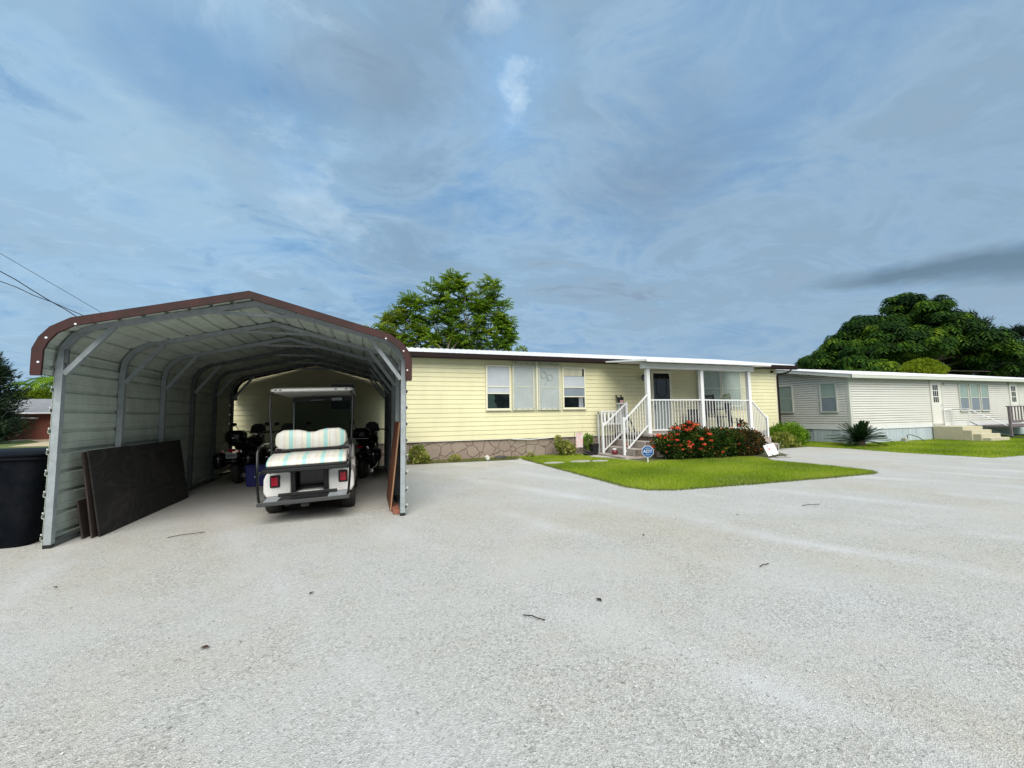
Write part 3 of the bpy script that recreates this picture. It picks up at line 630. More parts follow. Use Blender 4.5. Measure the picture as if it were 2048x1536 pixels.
MB().lathe([(.055,.02),(.045,-.12),(.04,-.14),(.0,-.14)],(9.47,YH-.17,2.67),8).build('lamp_glass',M['glassgrey'],lp)
bw=MB()
for k in range(8):
    a=2*math.pi*k/8; bw.tube([(9.47+.057*math.cos(a),YH-.17+.057*math.sin(a),2.69),(9.47+.043*math.cos(a),YH-.17+.043*math.sin(a),2.53)],.005,4)
bw.build('lamp_cage',M['black'],lp)
# porch window (two sashes behind plastic film)
window(home,0,12.10,13.24,.98+.6,3.02,YH,M['cream'],[(1.63,2.27,M['glassgreen']),(2.27,2.97,M['glassgreen'])],fw=.06,sash=[2.30])
window(home,0,13.26,14.30,.98+.6,3.02,YH,M['cream'],[(1.63,2.27,M['glassgreen']),(2.27,2.97,M['glassgreen'])],fw=.06,sash=[2.30])
hb(MB().box((11.98,YH-.094,1.45),(14.6,YH-.090,3.08)),'storm_panel',M['film'])
# lattice panel behind the porch
lt=MB()
for k in range(6): lt.box((11.0+k*.14,YH-.03,.75),(11.012+k*.14,YH-.015,1.75))
for k in range(8): lt.box((10.95,YH-.034,.80+k*.125),(11.75,YH-.031,.812+k*.125))
hb(lt,'lattice',M['cream'])
# blue shade window seen through the carport
window(home,0,-1.05,-.35,1.55,2.35,YH,M['cream'],[(1.60,2.30,M['glassgrey'])])
hb(MB().tube([(6.0,YH-.05,.60),(5.0,YH-.05,.55),(4.4,YH-.04,.585)],.012,6),'loose_trim_strip',M['white'])
# ------------------------------------------------------------------ porch
po=thing('front_porch',(8.4,10.9,0),'raised porch with white posts, railings and a low white roof at the yellow home','porch')
def pb(mb,name,m,p=None,**k):
    o=mb.build(name,m,p or po,**k)
    if (p or po) is po: o.location=-Vector(po.location)
    return o
PZ=.70
pb(MB().box((8.36,10.70,-.02),(13.0,YH+.028,.615)),'platform_base',M['porchstone'])
pb(MB().rbox((8.28,10.63,.617),(13.06,YH+.0,PZ),.012),'platform_slab',M['concrete'])
st=pb(MB().rbox((7.22,10.42,-.02),(8.0,12.12,.055),.01),'step',M['concrete'])
pb(MB().rbox((7.60,10.50,.056),(8.358,12.08,.27),.01),'step',M['concrete']); pb(MB().rbox((7.98,10.50,.271),(8.358,12.08,.485),.01),'step',M['concrete'])
pb(MB().prism([(7.62,-.01),(8.357,-.01),(8.357,.48),(8.02,.48),(8.02,.262),(7.62,.262)],10.44,10.497,'y'),'step_cheek',M['porchstone'])
pb(MB().rbox((13.062,10.63,-.02),(13.42,11.6,.46),.01),'step',M['concrete']); pb(MB().rbox((13.421,10.63,-.02),(13.78,11.6,.23),.01),'step',M['concrete'])
for i,xx in enumerate((8.52,10.72,12.87)):
    pb(MB().rbox((xx-.065,10.90,PZ+.001),(xx+.065,11.03,2.80),.008),'post',M['white'])
pb(MB().rbox((8.31,10.86,2.802),(13.06,11.06,2.975),.01),'beam',M['white'])
# porch roof with stepped pans, falling slightly toward the front
mb=MB(); px=8.22; x2=13.5; npan=10; wpan=(x2-px)/npan
for i in range(npan):
    a=px+i*wpan;b=a+wpan
    q0=-.004*i; mb.add([(a,10.56,3.0+q0),(b,10.56,2.975+q0),(b,YH-.44,3.10),(a,YH-.44,3.11),(a,10.56,3.055+q0),(b,10.56,3.018+q0),(b,YH-.44,3.135),(a,YH-.44,3.15)],[(0,3,2,1),(4,5,6,7),(0,1,5,4),(2,3,7,6),(0,4,7,3),(1,2,6,5)])
mb.add([(7.66,YH-.16,3.15),(8.22,10.56,3.0),(8.22,10.56,3.06),(7.66,YH-.16,3.19),(8.219,YH-.16,3.15),(8.219,YH-.16,3.19)],[(0,1,2,3),(0,4,1),(3,2,5)])
pb(mb,'porch_roof',M['white'])
pb(MB().rbox((8.2,10.53,2.965),(13.52,10.56,3.012),.006),'fascia',M['white'])
def railing(p0,p1,h0,h1,n,parent_name='railing',posts=()):
    """p0,p1: bottom rail ends; top rail h above"""
    p0=Vector(p0);p1=Vector(p1)
    t0=p0+Vector((0,0,h0));t1=p1+Vector((0,0,h1))
    r=pb(MB().sq([t0,t1],.042),'railing',M['white'])
    MB().sq([p0,p1],.036).build('bottom_rail',M['white'],r)
    for k in range(1,n):
        a=p0.lerp(p1,k/n);b=t0.lerp(t1,k/n); MB().box((a.x-.009,a.y-.009,a.z),(a.x+.009,a.y+.009,b.z)).build('baluster',M['white'],r)
    for q in posts: MB().rbox((q[0]-.035,q[1]-.035,q[2]),(q[0]+.035,q[1]+.035,q[3]),.006).build('newel_post',M['white'],r)
railing((8.59,10.95,.81),(10.65,10.95,.81),.97,.97,17)
railing((10.79,10.95,.81),(12.80,10.95,.80),.97,.96,16)
railing((7.57,10.92,.17),(8.45,10.92,.97),.98,.97,9,posts=[(7.53,10.92,.055,1.24)])
railing((7.44,11.93,.14),(8.32,11.93,.84),.82,.84,9,posts=[(7.40,11.93,.055,1.06),(8.36,11.93,PZ,1.74)])
railing((8.37,11.97,.81),(8.37,12.52,.81),.90,.90,6)
railing((12.95,10.95,.80),(13.62,10.95,.33),.96,.80,9,posts=[(13.66,10.95,.0,1.20)])
# ------------------------------------------------------------------ porch furniture
def rocking_chair(loc,rz,label,s=1,tilt=0,card=False):
    t=thing('rocking_chair',loc,label,'chair','black wooden chairs on the porch',rz); m=M['blackwood']
    for sx_ in(-1,1):
        MB().sq([(sx_*.24*s,.20*s,.06),(sx_*.24*s,.24*s,.45*s),(sx_*.24*s,(.36+tilt)*s,1.18*s)],.036).build('back_post',m,t)
        MB().sq([(sx_*.26*s,-.24*s,.06),(sx_*.26*s,-.24*s,.66*s)],.036).build('front_leg',m,t)
        MB().rbox((sx_*.26*s-.035,-.30*s,.655*s),(sx_*.26*s+.035,.27*s,.68*s),.006).build('armrest',m,t)
        MB().sq([(sx_*.25*s,-.42*s,.07),(sx_*.25*s,-.2*s,.025),(sx_*.25*s,.15*s,.018),(sx_*.25*s,.5*s,.09)],.03).build('rocker',m,t)
    MB().rbox((-.27*s,-.27*s,.41*s),(.27*s,.25*s,.445*s),.01).build('seat',m,t)
    MB().sq([(-.24*s,.30*s+.7*tilt*s,.62*s+.2),(.24*s,.30*s+.7*tilt*s,.62*s+.2)],.03).build('back_rail',m,t)
    MB().sq([(-.24*s,(.35+tilt*.95)*s,1.12*s),(.24*s,(.35+tilt*.95)*s,1.12*s)],.075).build('top_rail',m,t)
    for k in range(6): MB().box((-.2*s+k*.08*s-.024,.255*s,.46*s),(-.2*s+k*.08*s+.024,.27*s,1.11*s),Matrix.Identity(4)@Matrix.Translation((0,.25*s,.46*s))@Matrix.Rotation(-math.atan2(.10+tilt,.7),4,'X')@Matrix.Translation((0,-.25*s,-.46*s))).build('back_slat',m,t)
    if card: MB().box((-.10*s,.29*s,.92*s),(.10*s,.296*s,1.04*s)).build('name_card',M['pink'],t)
    return t
rocking_chair((12.22,11.75,PZ),R(5),'tall black rocking chair behind the railing under the large porch window',1.14)
rocking_chair((11.28,11.95,PZ),R(-35),'lower black chair beside the middle porch post',.66)
rocking_chair((13.35-.05,12.02,PZ-.0),R(20),'small black chair near the right porch post',.62)
# narrow dark folded board-back chair by the wall (leaning)
t=thing('folded_chair',(8.58,12.32,PZ),'folded black chair with a pink card leaning on the wall left of the door','chair')
for sx_ in(-.10,.10): MB().sq([(sx_+.10,-.25,0),(sx_-.17,.14,1.32)],.035).build('frame_rail',M['blackwood'],t)
MB().box((-.27,.09,1.16),(.0,.11,1.235),at((.02,0,0))).build('top_slat',M['blackwood'],t); MB().box((-.25,.04,1.00),(.02,.06,1.04),at((.04,0,0))).build('slat',M['blackwood'],t)
MB().box((-.165,.045,1.04),(-.035,.055,1.13)).build('card',M['pink'],t)
def fp_(u,q): return (u+.10-.27*q,-.25+.39*q,1.32*q)
MB().add([fp_(-.1,.30),fp_(.1,.30),fp_(.1,.88),fp_(-.1,.88)]+[tuple(Vector(fp_(a,b))+Vector((0,.02,0))) for a,b in((-.1,.30),(.1,.30),(.1,.88),(-.1,.88))],[(0,1,2,3),(4,7,6,5),(0,4,5,1),(1,5,6,2),(2,6,7,3),(3,7,4,0)]).build('seat_panel',M['blackwood'],t)
# white slatted bench left of the stairs
t=thing('slatted_bench',(7.9,12.28,0),'white slatted bench standing against the yellow wall left of the porch stairs','bench')
MB().rbox((-.42,-.14,1.42),(.45,.14,1.46),.006).build('top_board',M['white'],t)
for sx_ in(-.38,.41):
    for sy in(-.11,.11): MB().rbox((sx_-.025,sy-.025,0),(sx_+.025,sy+.025,1.42),.004).build('leg',M['white'],t)
MB().rbox((-.36,-.13,.98),(.39,-.09,1.03),.004).build('lower_rail',M['white'],t)
for k in range(5): MB().box((-.30+k*.155,-.125,1.03),(-.22+k*.155,-.105,1.42)).build('slat',M['white'],t)
# leaves helper
def rosettes(cent,nf,fl,nl,lw,droop=.6,up=.25,leaflen=None,rs=rng,seg=1):
    """compound leaves: fronds radiating from each centre, pairs of leaflets along each frond -> quads"""
    Q=[];T=[]
    for (c,s,tv) in cent:
        c=np.array(c); k=max(3,int(nf*rs.uniform(.8,1.2))); a0=rs.uniform(0,6.28)
        for j in range(k):
            a=a0+j*2*np.pi/k+rs.normal(0,.15); L=fl*s*rs.uniform(.75,1.15); u=float(np.clip(up+rs.normal(0,.18+up*.25),-1,up+.45))
            d=np.array([np.cos(a),np.sin(a)]); 
            for i in range(nl):
                t=(i+1)/nl; r_=L*t; z=L*(u*t-droop*t*t)
                p=c+np.array([d[0]*r_,d[1]*r_,z]); tan=np.array([d[0],d[1],u-2*droop*t]); tan/=np.linalg.norm(tan)
                sd_=np.array([-d[1],d[0],0.]); ll=(leaflen or L*.33)*(1-.45*abs(t-.5))
                for sg in(-1,1):
                    tip=p+sd_*sg*ll*.9+tan*ll*.45+np.array([0,0,-ll*.35*rs.uniform(.4,1.4)])
                    w=tan*lw*s
                    Q.append([p-w*.5,(p+tip)/2-w,tip,(p+tip)/2+w]); T.append(tv+rs.normal(0,.09)+.10*(z/L))
    return np.array(Q),np.clip(np.array(T),0,1)
def blobleaves(c,r,n,size,up=.3,shell=.55,aspect=.5,rs=rng,flat=0):
    u=rs.normal(size=(n,3)); u/=np.linalg.norm(u,axis=1)[:,None]; rad=(shell+(1-shell)*rs.random(n)**.5); rad*=1+.12*np.sin(u[:,0]*7+u[:,2]*5)+rs.normal(0,.05,n)
    p=np.array(c)+u*np.array(r)*rad[:,None]; d=u+rs.normal(0,.6,(n,3)); d[:,2]+=up; d/=np.linalg.norm(d,axis=1)[:,None]
    sd_=np.cross(d,rs.normal(size=(n,3))); sd_/=np.linalg.norm(sd_,axis=1)[:,None]; s=size*rs.uniform(.6,1.3,n)[:,None]
    return np.stack([p,p+d*s*.5-sd_*s*aspect*.5,p+d*s,p+d*s*.5+sd_*s*aspect*.5],1)
def limb(mb,a,b,r0,r1,wob=.08,n=5):
    a=Vector(a);b=Vector(b); pts=[a.lerp(b,i/n)+Vector((random.gauss(0,wob),random.gauss(0,wob),0))*(0 if i in(0,n) else 1) for i in range(n+1)]
    mb.tube(pts,r0,7,r2=r1)
# potted plant on stand on porch
t=thing('potted_plant',(12.95,12.0,PZ),'small leafy plant in a dark pot on the porch beside the tall rocking chair','plant')
MB().lathe([(.0,.78),(.10,.78),(.13,1.0),(.12,1.0),(.0,.97)],(0,0,0),14).build('pot',M['black'],t)
for k in range(3): MB().tube([(.16*math.cos(k*2.1),.16*math.sin(k*2.1),0),(.06*math.cos(k*2.1),.06*math.sin(k*2.1),.78)],.012,6).build('leg',M['black'],t)
Qs=blobleaves((0,0,1.18),(.14,.14,.14),70,.09); quads('foliage',Qs,M['leafV'],t)
# ------------------------------------------------------------------ golf cart
GC=thing('golf_cart',(-.765,6.86,0),'white golf cart with striped rear-facing seat parked in the carport','golf cart')
def wheel(x,y,parent,r=.225,w=.20):
    wl=MB().lathe([(r*.55,-w*.42),(r*.9,-w*.5),(r*.98,-w*.40),(r,-w*.25),(r,w*.25),(r*.98,w*.40),(r*.9,w*.5),(r*.55,w*.42)],(0,0,0),28,'x')
    e=bpy.data.objects.new('wheel',None); COL.objects.link(e); e.parent=parent; e.location=(x,y,r)
    wl.build('tyre',M['rubber'],e,smooth=40)
    MB().lathe([(0,-w*.30),(r*.2,-w*.34),(r*.5,-w*.25),(r*.56,-w*.42),(r*.56,w*.42),(r*.5,w*.25),(r*.2,w*.34),(0,w*.30)],(0,0,0),20,'x').build('rim',M['galv'],e,smooth=35)
for sx_ in(-1,1):
    wheel(sx_*.49,0,GC); wheel(sx_*.47,1.68,GC)
# rear body: two white corner panels with a recessed black bag well between
pan=[(-.59,.34),(-.55,.27),(-.40,.245),(-.245,.285),(-.235,.60),(-.30,.635),(-.47,.635),(-.55,.60),(-.585,.52)]
for sg in(-1,1):
    p_=MB().prism([(sg*-a if sg>0 else a,b) for a,b in pan],-.30,.36,'y').build('rear_panel',M['cartwhite'],GC,bevel=.022,smooth=60)
    lb=MB().rbox((sg*.44-.062,-.325,.405),(sg*.44+.062,-.301,.575),.02).build('tail_light',M['blackgloss'],p_)
    MB().rbox((sg*.44-.040,-.336,.43),(sg*.44+.040,-.3255,.55),.014).build('lens',M['redlamp'],lb)
    MB().lathe([(0,-.306),(.008,-.304),(.009,-.30)],(sg*.50,0,.60),8,'y').build('bolt',M['galvdark'],p_)
MB().box((-.235,-.10,.27),(.235,.36,.62)).build('bag_well',M['blackgloss'],GC)
MB().prism([(-.235,.27),(.235,.27),(.235,.305),(.1,.325),(-.1,.325),(-.235,.305)],-.28,-.1,'y').build('bumper_lip',M['cartwhite'],GC,bevel=.008)
for sg in(-1,1): MB().rbox((sg*.21-.03,-.32,.27),(sg*.21+.03,-.26,.66),.008).build('seat_support',M['black'],GC)
# running gear and side body
MB().box((-.40,-.25,.17),(.40,2.0,.25)).build('chassis',M['black'],GC)
MB().rbox((-.57,.45,.24),(.57,1.55,.31),.02).build('floor',M['darkgrey'],GC)
for sg in(-1,1): MB().prism([(.30,.30),(.34,.60),(.45,.66),(.85,.66),(.95,.32)],sg*.50,sg*.585,'x').build('side_panel',M['cartwhite'],GC,bevel=.015)
MB().rbox((-.52,.30,.31),(.52,.90,.62),.02).build('seat_base',M['cartwhite'],GC)
cw=MB().prism([(1.45,.31),(1.52,.80),(1.62,.86),(1.85,.80),(2.12,.62),(2.2,.42),(2.15,.26),(1.45,.26)],-.54,.54,'x').build('front_cowl',M['cartwhite'],GC,bevel=.03,smooth=50)
MB().tube([(.3,1.45,.75),(.28,1.25,.98)],.02,8).build('steering_column',M['black'],GC)
sw=MB(); c0=Vector((.28,1.22,1.0)); 
sw.tube([c0+Vector((.17*math.cos(a),.10*math.sin(a),.14*math.sin(a))) for a in [k*math.pi/8 for k in range(17)]],.014,6); sw.tube([c0-Vector((.16,0,0)),c0,c0+Vector((.16,0,0))],.01,6); sw.build('steering_wheel',M['black'],GC)
# seats
def cushion(a,b,name,par,r=.05):
    o=MB().rbox(a,b,r).build(name,M['stripe'],par,smooth=60); m_=o.modifiers.new('s','SUBSURF'); m_.levels=m_.render_levels=2; return o
cushion((-.50,.28,.63),(.50,.78,.76),'front_seat_cushion',GC)
def backrest(y,z0,h,name,tilt,hw=.485):
    # silhouette with a dip in the middle, extruded and softened
    top=[(-hw,.60),(-hw+.02,.84),(-.38,1.0),(-.19,1.0),(-.10,.93),(-.05,.86),(.05,.86),(.10,.93),(.19,1.0),(.38,1.0),(hw-.02,.84),(hw,.60),(hw,.28),(hw-.04,.06),(hw-.12,0),(-hw+.12,0),(-hw+.04,.06),(-hw,.28)]
    prof_=[(a,z0+b*h) for a,b in top]; n=len(prof_); cxm,czm=0,z0+h/2; mb=MB(); rings=[(.90,-.052),(.975,-.040),(1,-.015),(1,.02),(.97,.045),(.9,.05)]
    vs=[];fs=[]
    for sc_,dy in rings:
        for a,b in prof_:
            zz=czm+(b-czm)*(sc_ if sc_>=1 else 1-(1-sc_)*1.4); vs.append((a*(sc_ if sc_>=1 else 1-(1-sc_)*.45),y+dy+tilt*(zz-z0),zz))
    for r_ in range(len(rings)-1):
        for i in range(n): fs.append((r_*n+i,r_*n+(i+1)%n,(r_+1)*n+(i+1)%n,(r_+1)*n+i))
    fs.append(tuple(range(n))[::-1]); fs.append(tuple((len(rings)-1)*n+i for i in range(n)))
    return mb.add(vs,fs).build(name,M['stripe'],GC,smooth=55)
backrest(-.03,.905,.285,'rear_backrest',.06)
backrest(.17,.88,.30,'front_backrest',-.06)
# rear seat cushion: wedge with rounded front
rc=MB().prism([(-.565,.715),(-.575,.745),(-.54,.79),(-.42,.835),(-.16,.865),(-.12,.85),(-.12,.72)],-.50,.50,'x').build('rear_seat_cushion',M['stripe'],GC,bevel=.02,smooth=60)
MB().rbox((-.51,-.58,.685),(.51,-.10,.714),.008).build('seat_pan',M['black'],GC)
MB().rbox((-.545,-.60,.635),(.545,-.555,.684),.008).build('seat_bar',M['black'],GC)
MB().tube([(-.52,-.06,.885),(.52,-.06,.885)],.018,8).build('hip_bar',M['black'],GC)
for sg in(-1,1):
    MB().tube([(sg*.53,-.80,.30),(sg*.555,-.78,.62),(sg*.56,-.74,.92),(sg*.55,-.68,1.0),(sg*.53,-.55,1.03),(sg*.52,-.36,1.02)],.017,8).build('grab_bar',M['blackgloss'],GC,smooth=60)
    MB().tube([(sg*.56,-.76,.64),(sg*.545,-.57,.655)],.014,8).tube([(sg*.53,-.10,.68),(sg*.53,-.05,1.03),(sg*.52,-.3,1.02)],.014,8).build('arm_bracket',M['black'],GC)
    for (bx,by,bz) in((.575,-.76,.63),(.56,-.60,.66),(.545,-.80,.31),(.54,-.12,.92),(.54,-.12,.80)): MB().ell((sg*bx,by-.012,bz),(.009,.009,.009),8,6).build('bolt',M['chrome'],GC)
fp=MB().rbox((-.53,-.83,.27),(.53,-.33,.295),.006).build('footplate',M['black'],GC)
for a,b in((-.50,-.33),(.27,.50)): MB().box((a,-.80,.2955),(b,-.40,.2985)).build('tread_plate',M['galv'],fp)
MB().rbox((-.545,-.855,.255),(.545,-.83,.305),.006).build('footplate_edge',M['darkgrey'],GC); MB().rbox((-.37,-.50,.2995),(.37,-.47,.345),.006).build('heel_bar',M['black'],GC)
MB().rbox((-.05,-.82,.20),(.05,-.5,.268),.008).tube([(-.35,-.3,.26),(-.35,-.75,.262)],.018,6).tube([(.35,-.3,.26),(.35,-.75,.262)],.018,6).build('hitch_frame',M['black'],GC)
# roof on struts
rp=MB(); 
def rr_rect(hw,y0,y1,r,z,n=4):
    out=[]
    for (cx_,cy_,a0) in((hw-r,y1-r,0),(-hw+r,y1-r,90),(-hw+r,y0+r,180),(hw-r,y0+r,270)):
        for k in range(n+1): a=R(a0+90*k/n); out.append((cx_+r*math.cos(a),cy_+r*math.sin(a),z))
    return out
lay=[(.52,.16,1.78,.05,1.775),(.57,.10,1.86,.09,1.765),(.585,.08,1.88,.09,1.78),(.585,.08,1.88,.09,1.805),(.56,.12,1.84,.08,1.825),(.40,.30,1.6,.07,1.84)]
vs=[];
for l in lay: vs+=rr_rect(*l)
n=20; fs=[(i*n+k,i*n+(k+1)%n,(i+1)*n+(k+1)%n,(i+1)*n+k) for i in range(len(lay)-1) for k in range(n)]+[tuple(range(n))[::-1],tuple((len(lay)-1)*n+k for k in range(n))]
rf=rp.add(vs,fs).build('roof',M['cartwhite'],GC,smooth=50)
for sx_ in(-.50,-.44,.33,.48): MB().rbox((sx_-.018,.074,1.786),(sx_+.018,.081,1.80),.004).build('roof_plug',M['darkgrey'],rf)
for sg in(-1,1):
    MB().tube([(sg*.54,.14,1.775),(sg*.575,.10,1.70),(sg*.575,.06,1.45),(sg*.55,.04,1.05),(sg*.53,-.03,.80),(sg*.52,.0,.62)],.017,8).build('rear_strut',M['black'],GC,smooth=60)
    MB().tube([(sg*.50,1.72,1.775),(sg*.50,1.66,1.35),(sg*.50,1.60,.84)],.015,8).build('front_strut',M['galv'],GC,smooth=60)
MB().box((-.485,1.64,.86),(.485,1.648,1.68),Matrix.Rotation(0,4,'X')).build('windshield',M['tint'],GC)
MB().rbox((-.51,1.60,1.66),(.51,1.66,1.745),.01).build('visor_bar',M['black'],GC)
mr=MB().rbox((-.25,1.50,1.665),(.36,1.53,1.735),.012).build('rear_view_mirror',M['black'],GC)
MB().box((.16,1.494,1.675),(.34,1.499,1.725)).build('mirror_face',M['shade'],mr); MB().box((-.20,1.494,1.68),(.02,1.499,1.70)).build('mirror_face',M['glassgrey'],mr)
GC.rotation_euler=(0,R(-1.7),0)
for o in GC.children:
    if o.name.startswith('wheel'): o.location.z+=.0297*(-o.location.x)
# ------------------------------------------------------------------ motorcycles
def motorcycle(loc,rz,label,plate=True,s=1.0,shell=True):
    t=thing('motorcycle',loc,label,'motorcycle','dark motorcycles parked at the back of the carport',rz); G=M['blackgloss'];B=M['black'];Cc=M['chrome']
    for y,r in((0,.30),(1.58,.31)):
        e=bpy.data.objects.new('wheel',None); COL.objects.link(e); e.parent=t; e.location=(0,y,r)
        MB().lathe([(r*.72,-.05),(r*.92,-.065),(r,-.035),(r,.035),(r*.92,.065),(r*.72,.05)],(0,0,0),26,'x').build('tyre',M['rubber'],e,smooth=50)
        MB().lathe([(0,-.02),(r*.3,-.03),(r*.68,-.03),(r*.74,-.05),(r*.74,.05),(r*.68,.03),(r*.3,.03),(0,.02)],(0,0,0),20,'x').build('rim',M['galvdark'],e,smooth=40)
    MB().ell((0,-.05,.50),(.11,.36,.16),14,8).build('rear_fender',G,t,smooth=180)
    MB().ell((0,1.58,.42),(.085,.36,.24),14,8).build('front_fender',G,t,smooth=180)
    MB().rbox((-.17,.42,.24),(.17,1.08,.66),.06).build('engine',M['galvdark'],t)
    MB().ell((0,.98,.82),(.19,.34,.16),16,10).build('fuel_tank',G,t,smooth=180)
    MB().ell((0,.42,.74),(.20,.34,.085),16,8).ell((0,.02,.84),(.17,.24,.08),16,8).build('seat',B,t,smooth=180)
    for sg in(-1,1):
        b_=MB().rbox((sg*.27-.10,-.42,.34),(sg*.27+.10,.22,.66),.06).build('saddlebag',G,t,smooth=50)
        MB().rbox((sg*.27-.105,-.40,.545),(sg*.27+.105,.20,.558),.004).build('chrome_strip',Cc,b_)
        MB().tube([(sg*.2,.9,.25),(sg*.24,.3,.2),(sg*.25,-.48,.22)],.045,10).build('exhaust_pipe',Cc,t,smooth=60)
        MB().tube([(sg*.10,1.58,.31),(sg*.10,1.28,.98)],.028,8).build('fork_leg',Cc,t)
        MB().tube([(0,1.24,1.0),(sg*.20,1.20,1.05),(sg*.38,.98,1.04)],.015,8).build('handlebar',Cc if plate else B,t)
        MB().tube([(sg*.34,1.02,1.04),(sg*.42,.90,1.035)],.022,8).build('grip',B,t)
        m_=MB().tube([(sg*.33,1.06,1.05),(sg*.42,1.06,1.20)],.007,6).ell((sg*.45,1.05,1.23),(.062,.018,.04),12,8).build('mirror',B,t,smooth=50)
        l_=MB().lathe([(0,-.05),(.030,-.045),(.034,0)],(sg*.16,-.43,.70),12,'y').build('turn_signal',Cc,t,smooth=50)
        MB().lathe([(0,-.056),(.020,-.051),(.022,-.046)],(sg*.16,-.43,.70),12,'y').build('lens',M['redlamp'],l_)
    MB().rbox((-.17,-.40,.86),(.17,-.02,1.12),.07).build('top_case',G,t,smooth=50)
    MB().tube([(-.18,-.415,.90),(.18,-.415,.90)],.008,6).build('case_trim',Cc,t); MB().lathe([(0,-.012),(.014,-.008),(.016,0)],(0,-.402,.97),10,'y').build('case_lock',Cc,t)
    MB().prism([(-.18,1.0),(.18,1.0),(.15,1.18),(.07,1.24),(-.07,1.24),(-.15,1.18)],1.26,1.268,'y').build('windscreen',B,t)
    MB().ell((0,1.42,.92),(.11,.10,.11),14,10).build('headlamp',Cc,t,smooth=180)
    if plate:
        p_=MB().rbox((-.095,-.452,.56),(.095,-.446,.67),.003).build('licence_plate',M['shade'],t)
        q=MB()
        for k in range(6): q.box((-.070+k*.025,-.4545,.592),(-.054+k*.025,-.4525,.638)) 
        q.build('plate_characters',M['darkgrey'],p_)
        MB().rbox((-.10,-.47,.49),(.10,-.40,.51),.004).build('fender_strip',Cc,t)
    MB().rbox((-.06,-.45,.70),(.06,-.41,.75),.01).build('tail_light',M['redlamp'],t)
    return t
motorcycle((-2.60,10.25,0),R(-3),'black touring motorcycle with a licence plate near the left carport wall')
motorcycle((-1.72,10.35,0),R(8),'dark motorcycle hidden between the plated one and the golf cart',plate=False)
motorcycle((-.10,9.85,0),R(-9),'black motorcycle behind the right side of the golf cart',plate=False)
t=thing('storage_tub',(-2.12,9.75,0),'dark blue plastic tub on the ground left of the golf cart','tub')
MB().prism([(-.17,0),(.17,0),(.20,.38),(-.20,.38)],-.17,.17,'y').build('tub_body',M['blue'],t,bevel=.015); MB().rbox((-.215,-.19,.38),(.215,.19,.42),.01).build('lid',M['blue'],t)
# ------------------------------------------------------------------ boards and bin
def leaning(name,loc,sz,lean,rz,mat,label,cat,group=None,edge=None):
    t=MB().box((0,0,0),(sz[0],sz[1],sz[2])).build(name,mat); t.location=loc; t.rotation_euler=(0,lean,rz); tag(t,label,cat,group)
    return t
# large sheet: length along Y, foot away from the wall, leaning to -X
t=leaning('plywood_sheet',(-2.97,6.24,0),(.016,2.50,1.02),R(-9),R(0),M['plywood'],'large blackened plywood sheet leaning on the left carport wall, in front of the others','board','old boards leaning on the left carport wall')
t.rotation_euler=(R(0),R(-9),R(0))
t=leaning('plywood_sheet',(-3.02,6.20,0),(.016,2.45,1.0),R(-8),0,M['plyedge'],'brown-edged board sandwiched behind the large black plywood sheet','board','old boards leaning on the left carport wall')
t=leaning('board_offcut',(-3.11,6.21,0),(.018,.34,.44),R(-9),0,M['plyedge'],'short dark offcut at the foot of the left carport wall','board')
t=MB().box((-.009,0,0),(.009,1.15,1.28)).build('brown_board',M['redwood']); t.location=(.315,6.22,0); t.rotation_euler=(0,R(5.4),0); tag(t,'tall reddish brown board leaning on the right carport leg','board')
MB().box((-.0095,-.002,0),(.0095,.0,1.28)).build('board_edge',M['edgewood'],t)
t=MB().rbox((0,0,0),(.15,.52,.055),.006).build('terracotta_paver',M['brickblock']); t.location=(.345,6.00,0); t.rotation_euler=(0,0,R(3)); tag(t,'reddish flat paver lying at the foot of the brown board','paver')
MBX=thing('trash_bin',(-3.93,6.45,0),'big dark navy plastic trash bin left of the carport leg','bin')
def rrect(hx,hy,r,z,n=5):
    out=[]
    for (cx_,cy_,a0) in((hx-r,hy-r,0),(-hx+r,hy-r,90),(-hx+r,-hy+r,180),(hx-r,-hy+r,270)):
        for k in range(n+1): a=R(a0+90*k/n); out.append((cx_+r*math.cos(a),cy_+r*math.sin(a),z))
    return out
def loft(lays,cap=True):
    vs=[];n=len(lays[0])
    for l in lays: vs+=l
    fs=[(i*n+k,i*n+(k+1)%n,(i+1)*n+(k+1)%n,(i+1)*n+k) for i in range(len(lays)-1) for k in range(n)]
    if cap: fs+=[tuple(range(n))[::-1],tuple((len(lays)-1)*n+k for k in range(n))]
    return MB().add(vs,fs)
loft([rrect(.40,.36,.1,0),rrect(.42,.38,.1,.06),rrect(.50,.45,.12,.93)]).build('bin_body',M['navy'],MBX,smooth=50)
loft([rrect(.51,.46,.12,.931),rrect(.53,.48,.13,.945),rrect(.53,.48,.13,.97),rrect(.515,.465,.12,.98)]).build('rim',M['navy'],MBX,smooth=40)
loft([rrect(.535,.485,.13,.981),rrect(.54,.49,.13,1.0),rrect(.50,.45,.12,1.025),rrect(.35,.30,.1,1.04)]).build('lid',M['navy'],MBX,smooth=40)
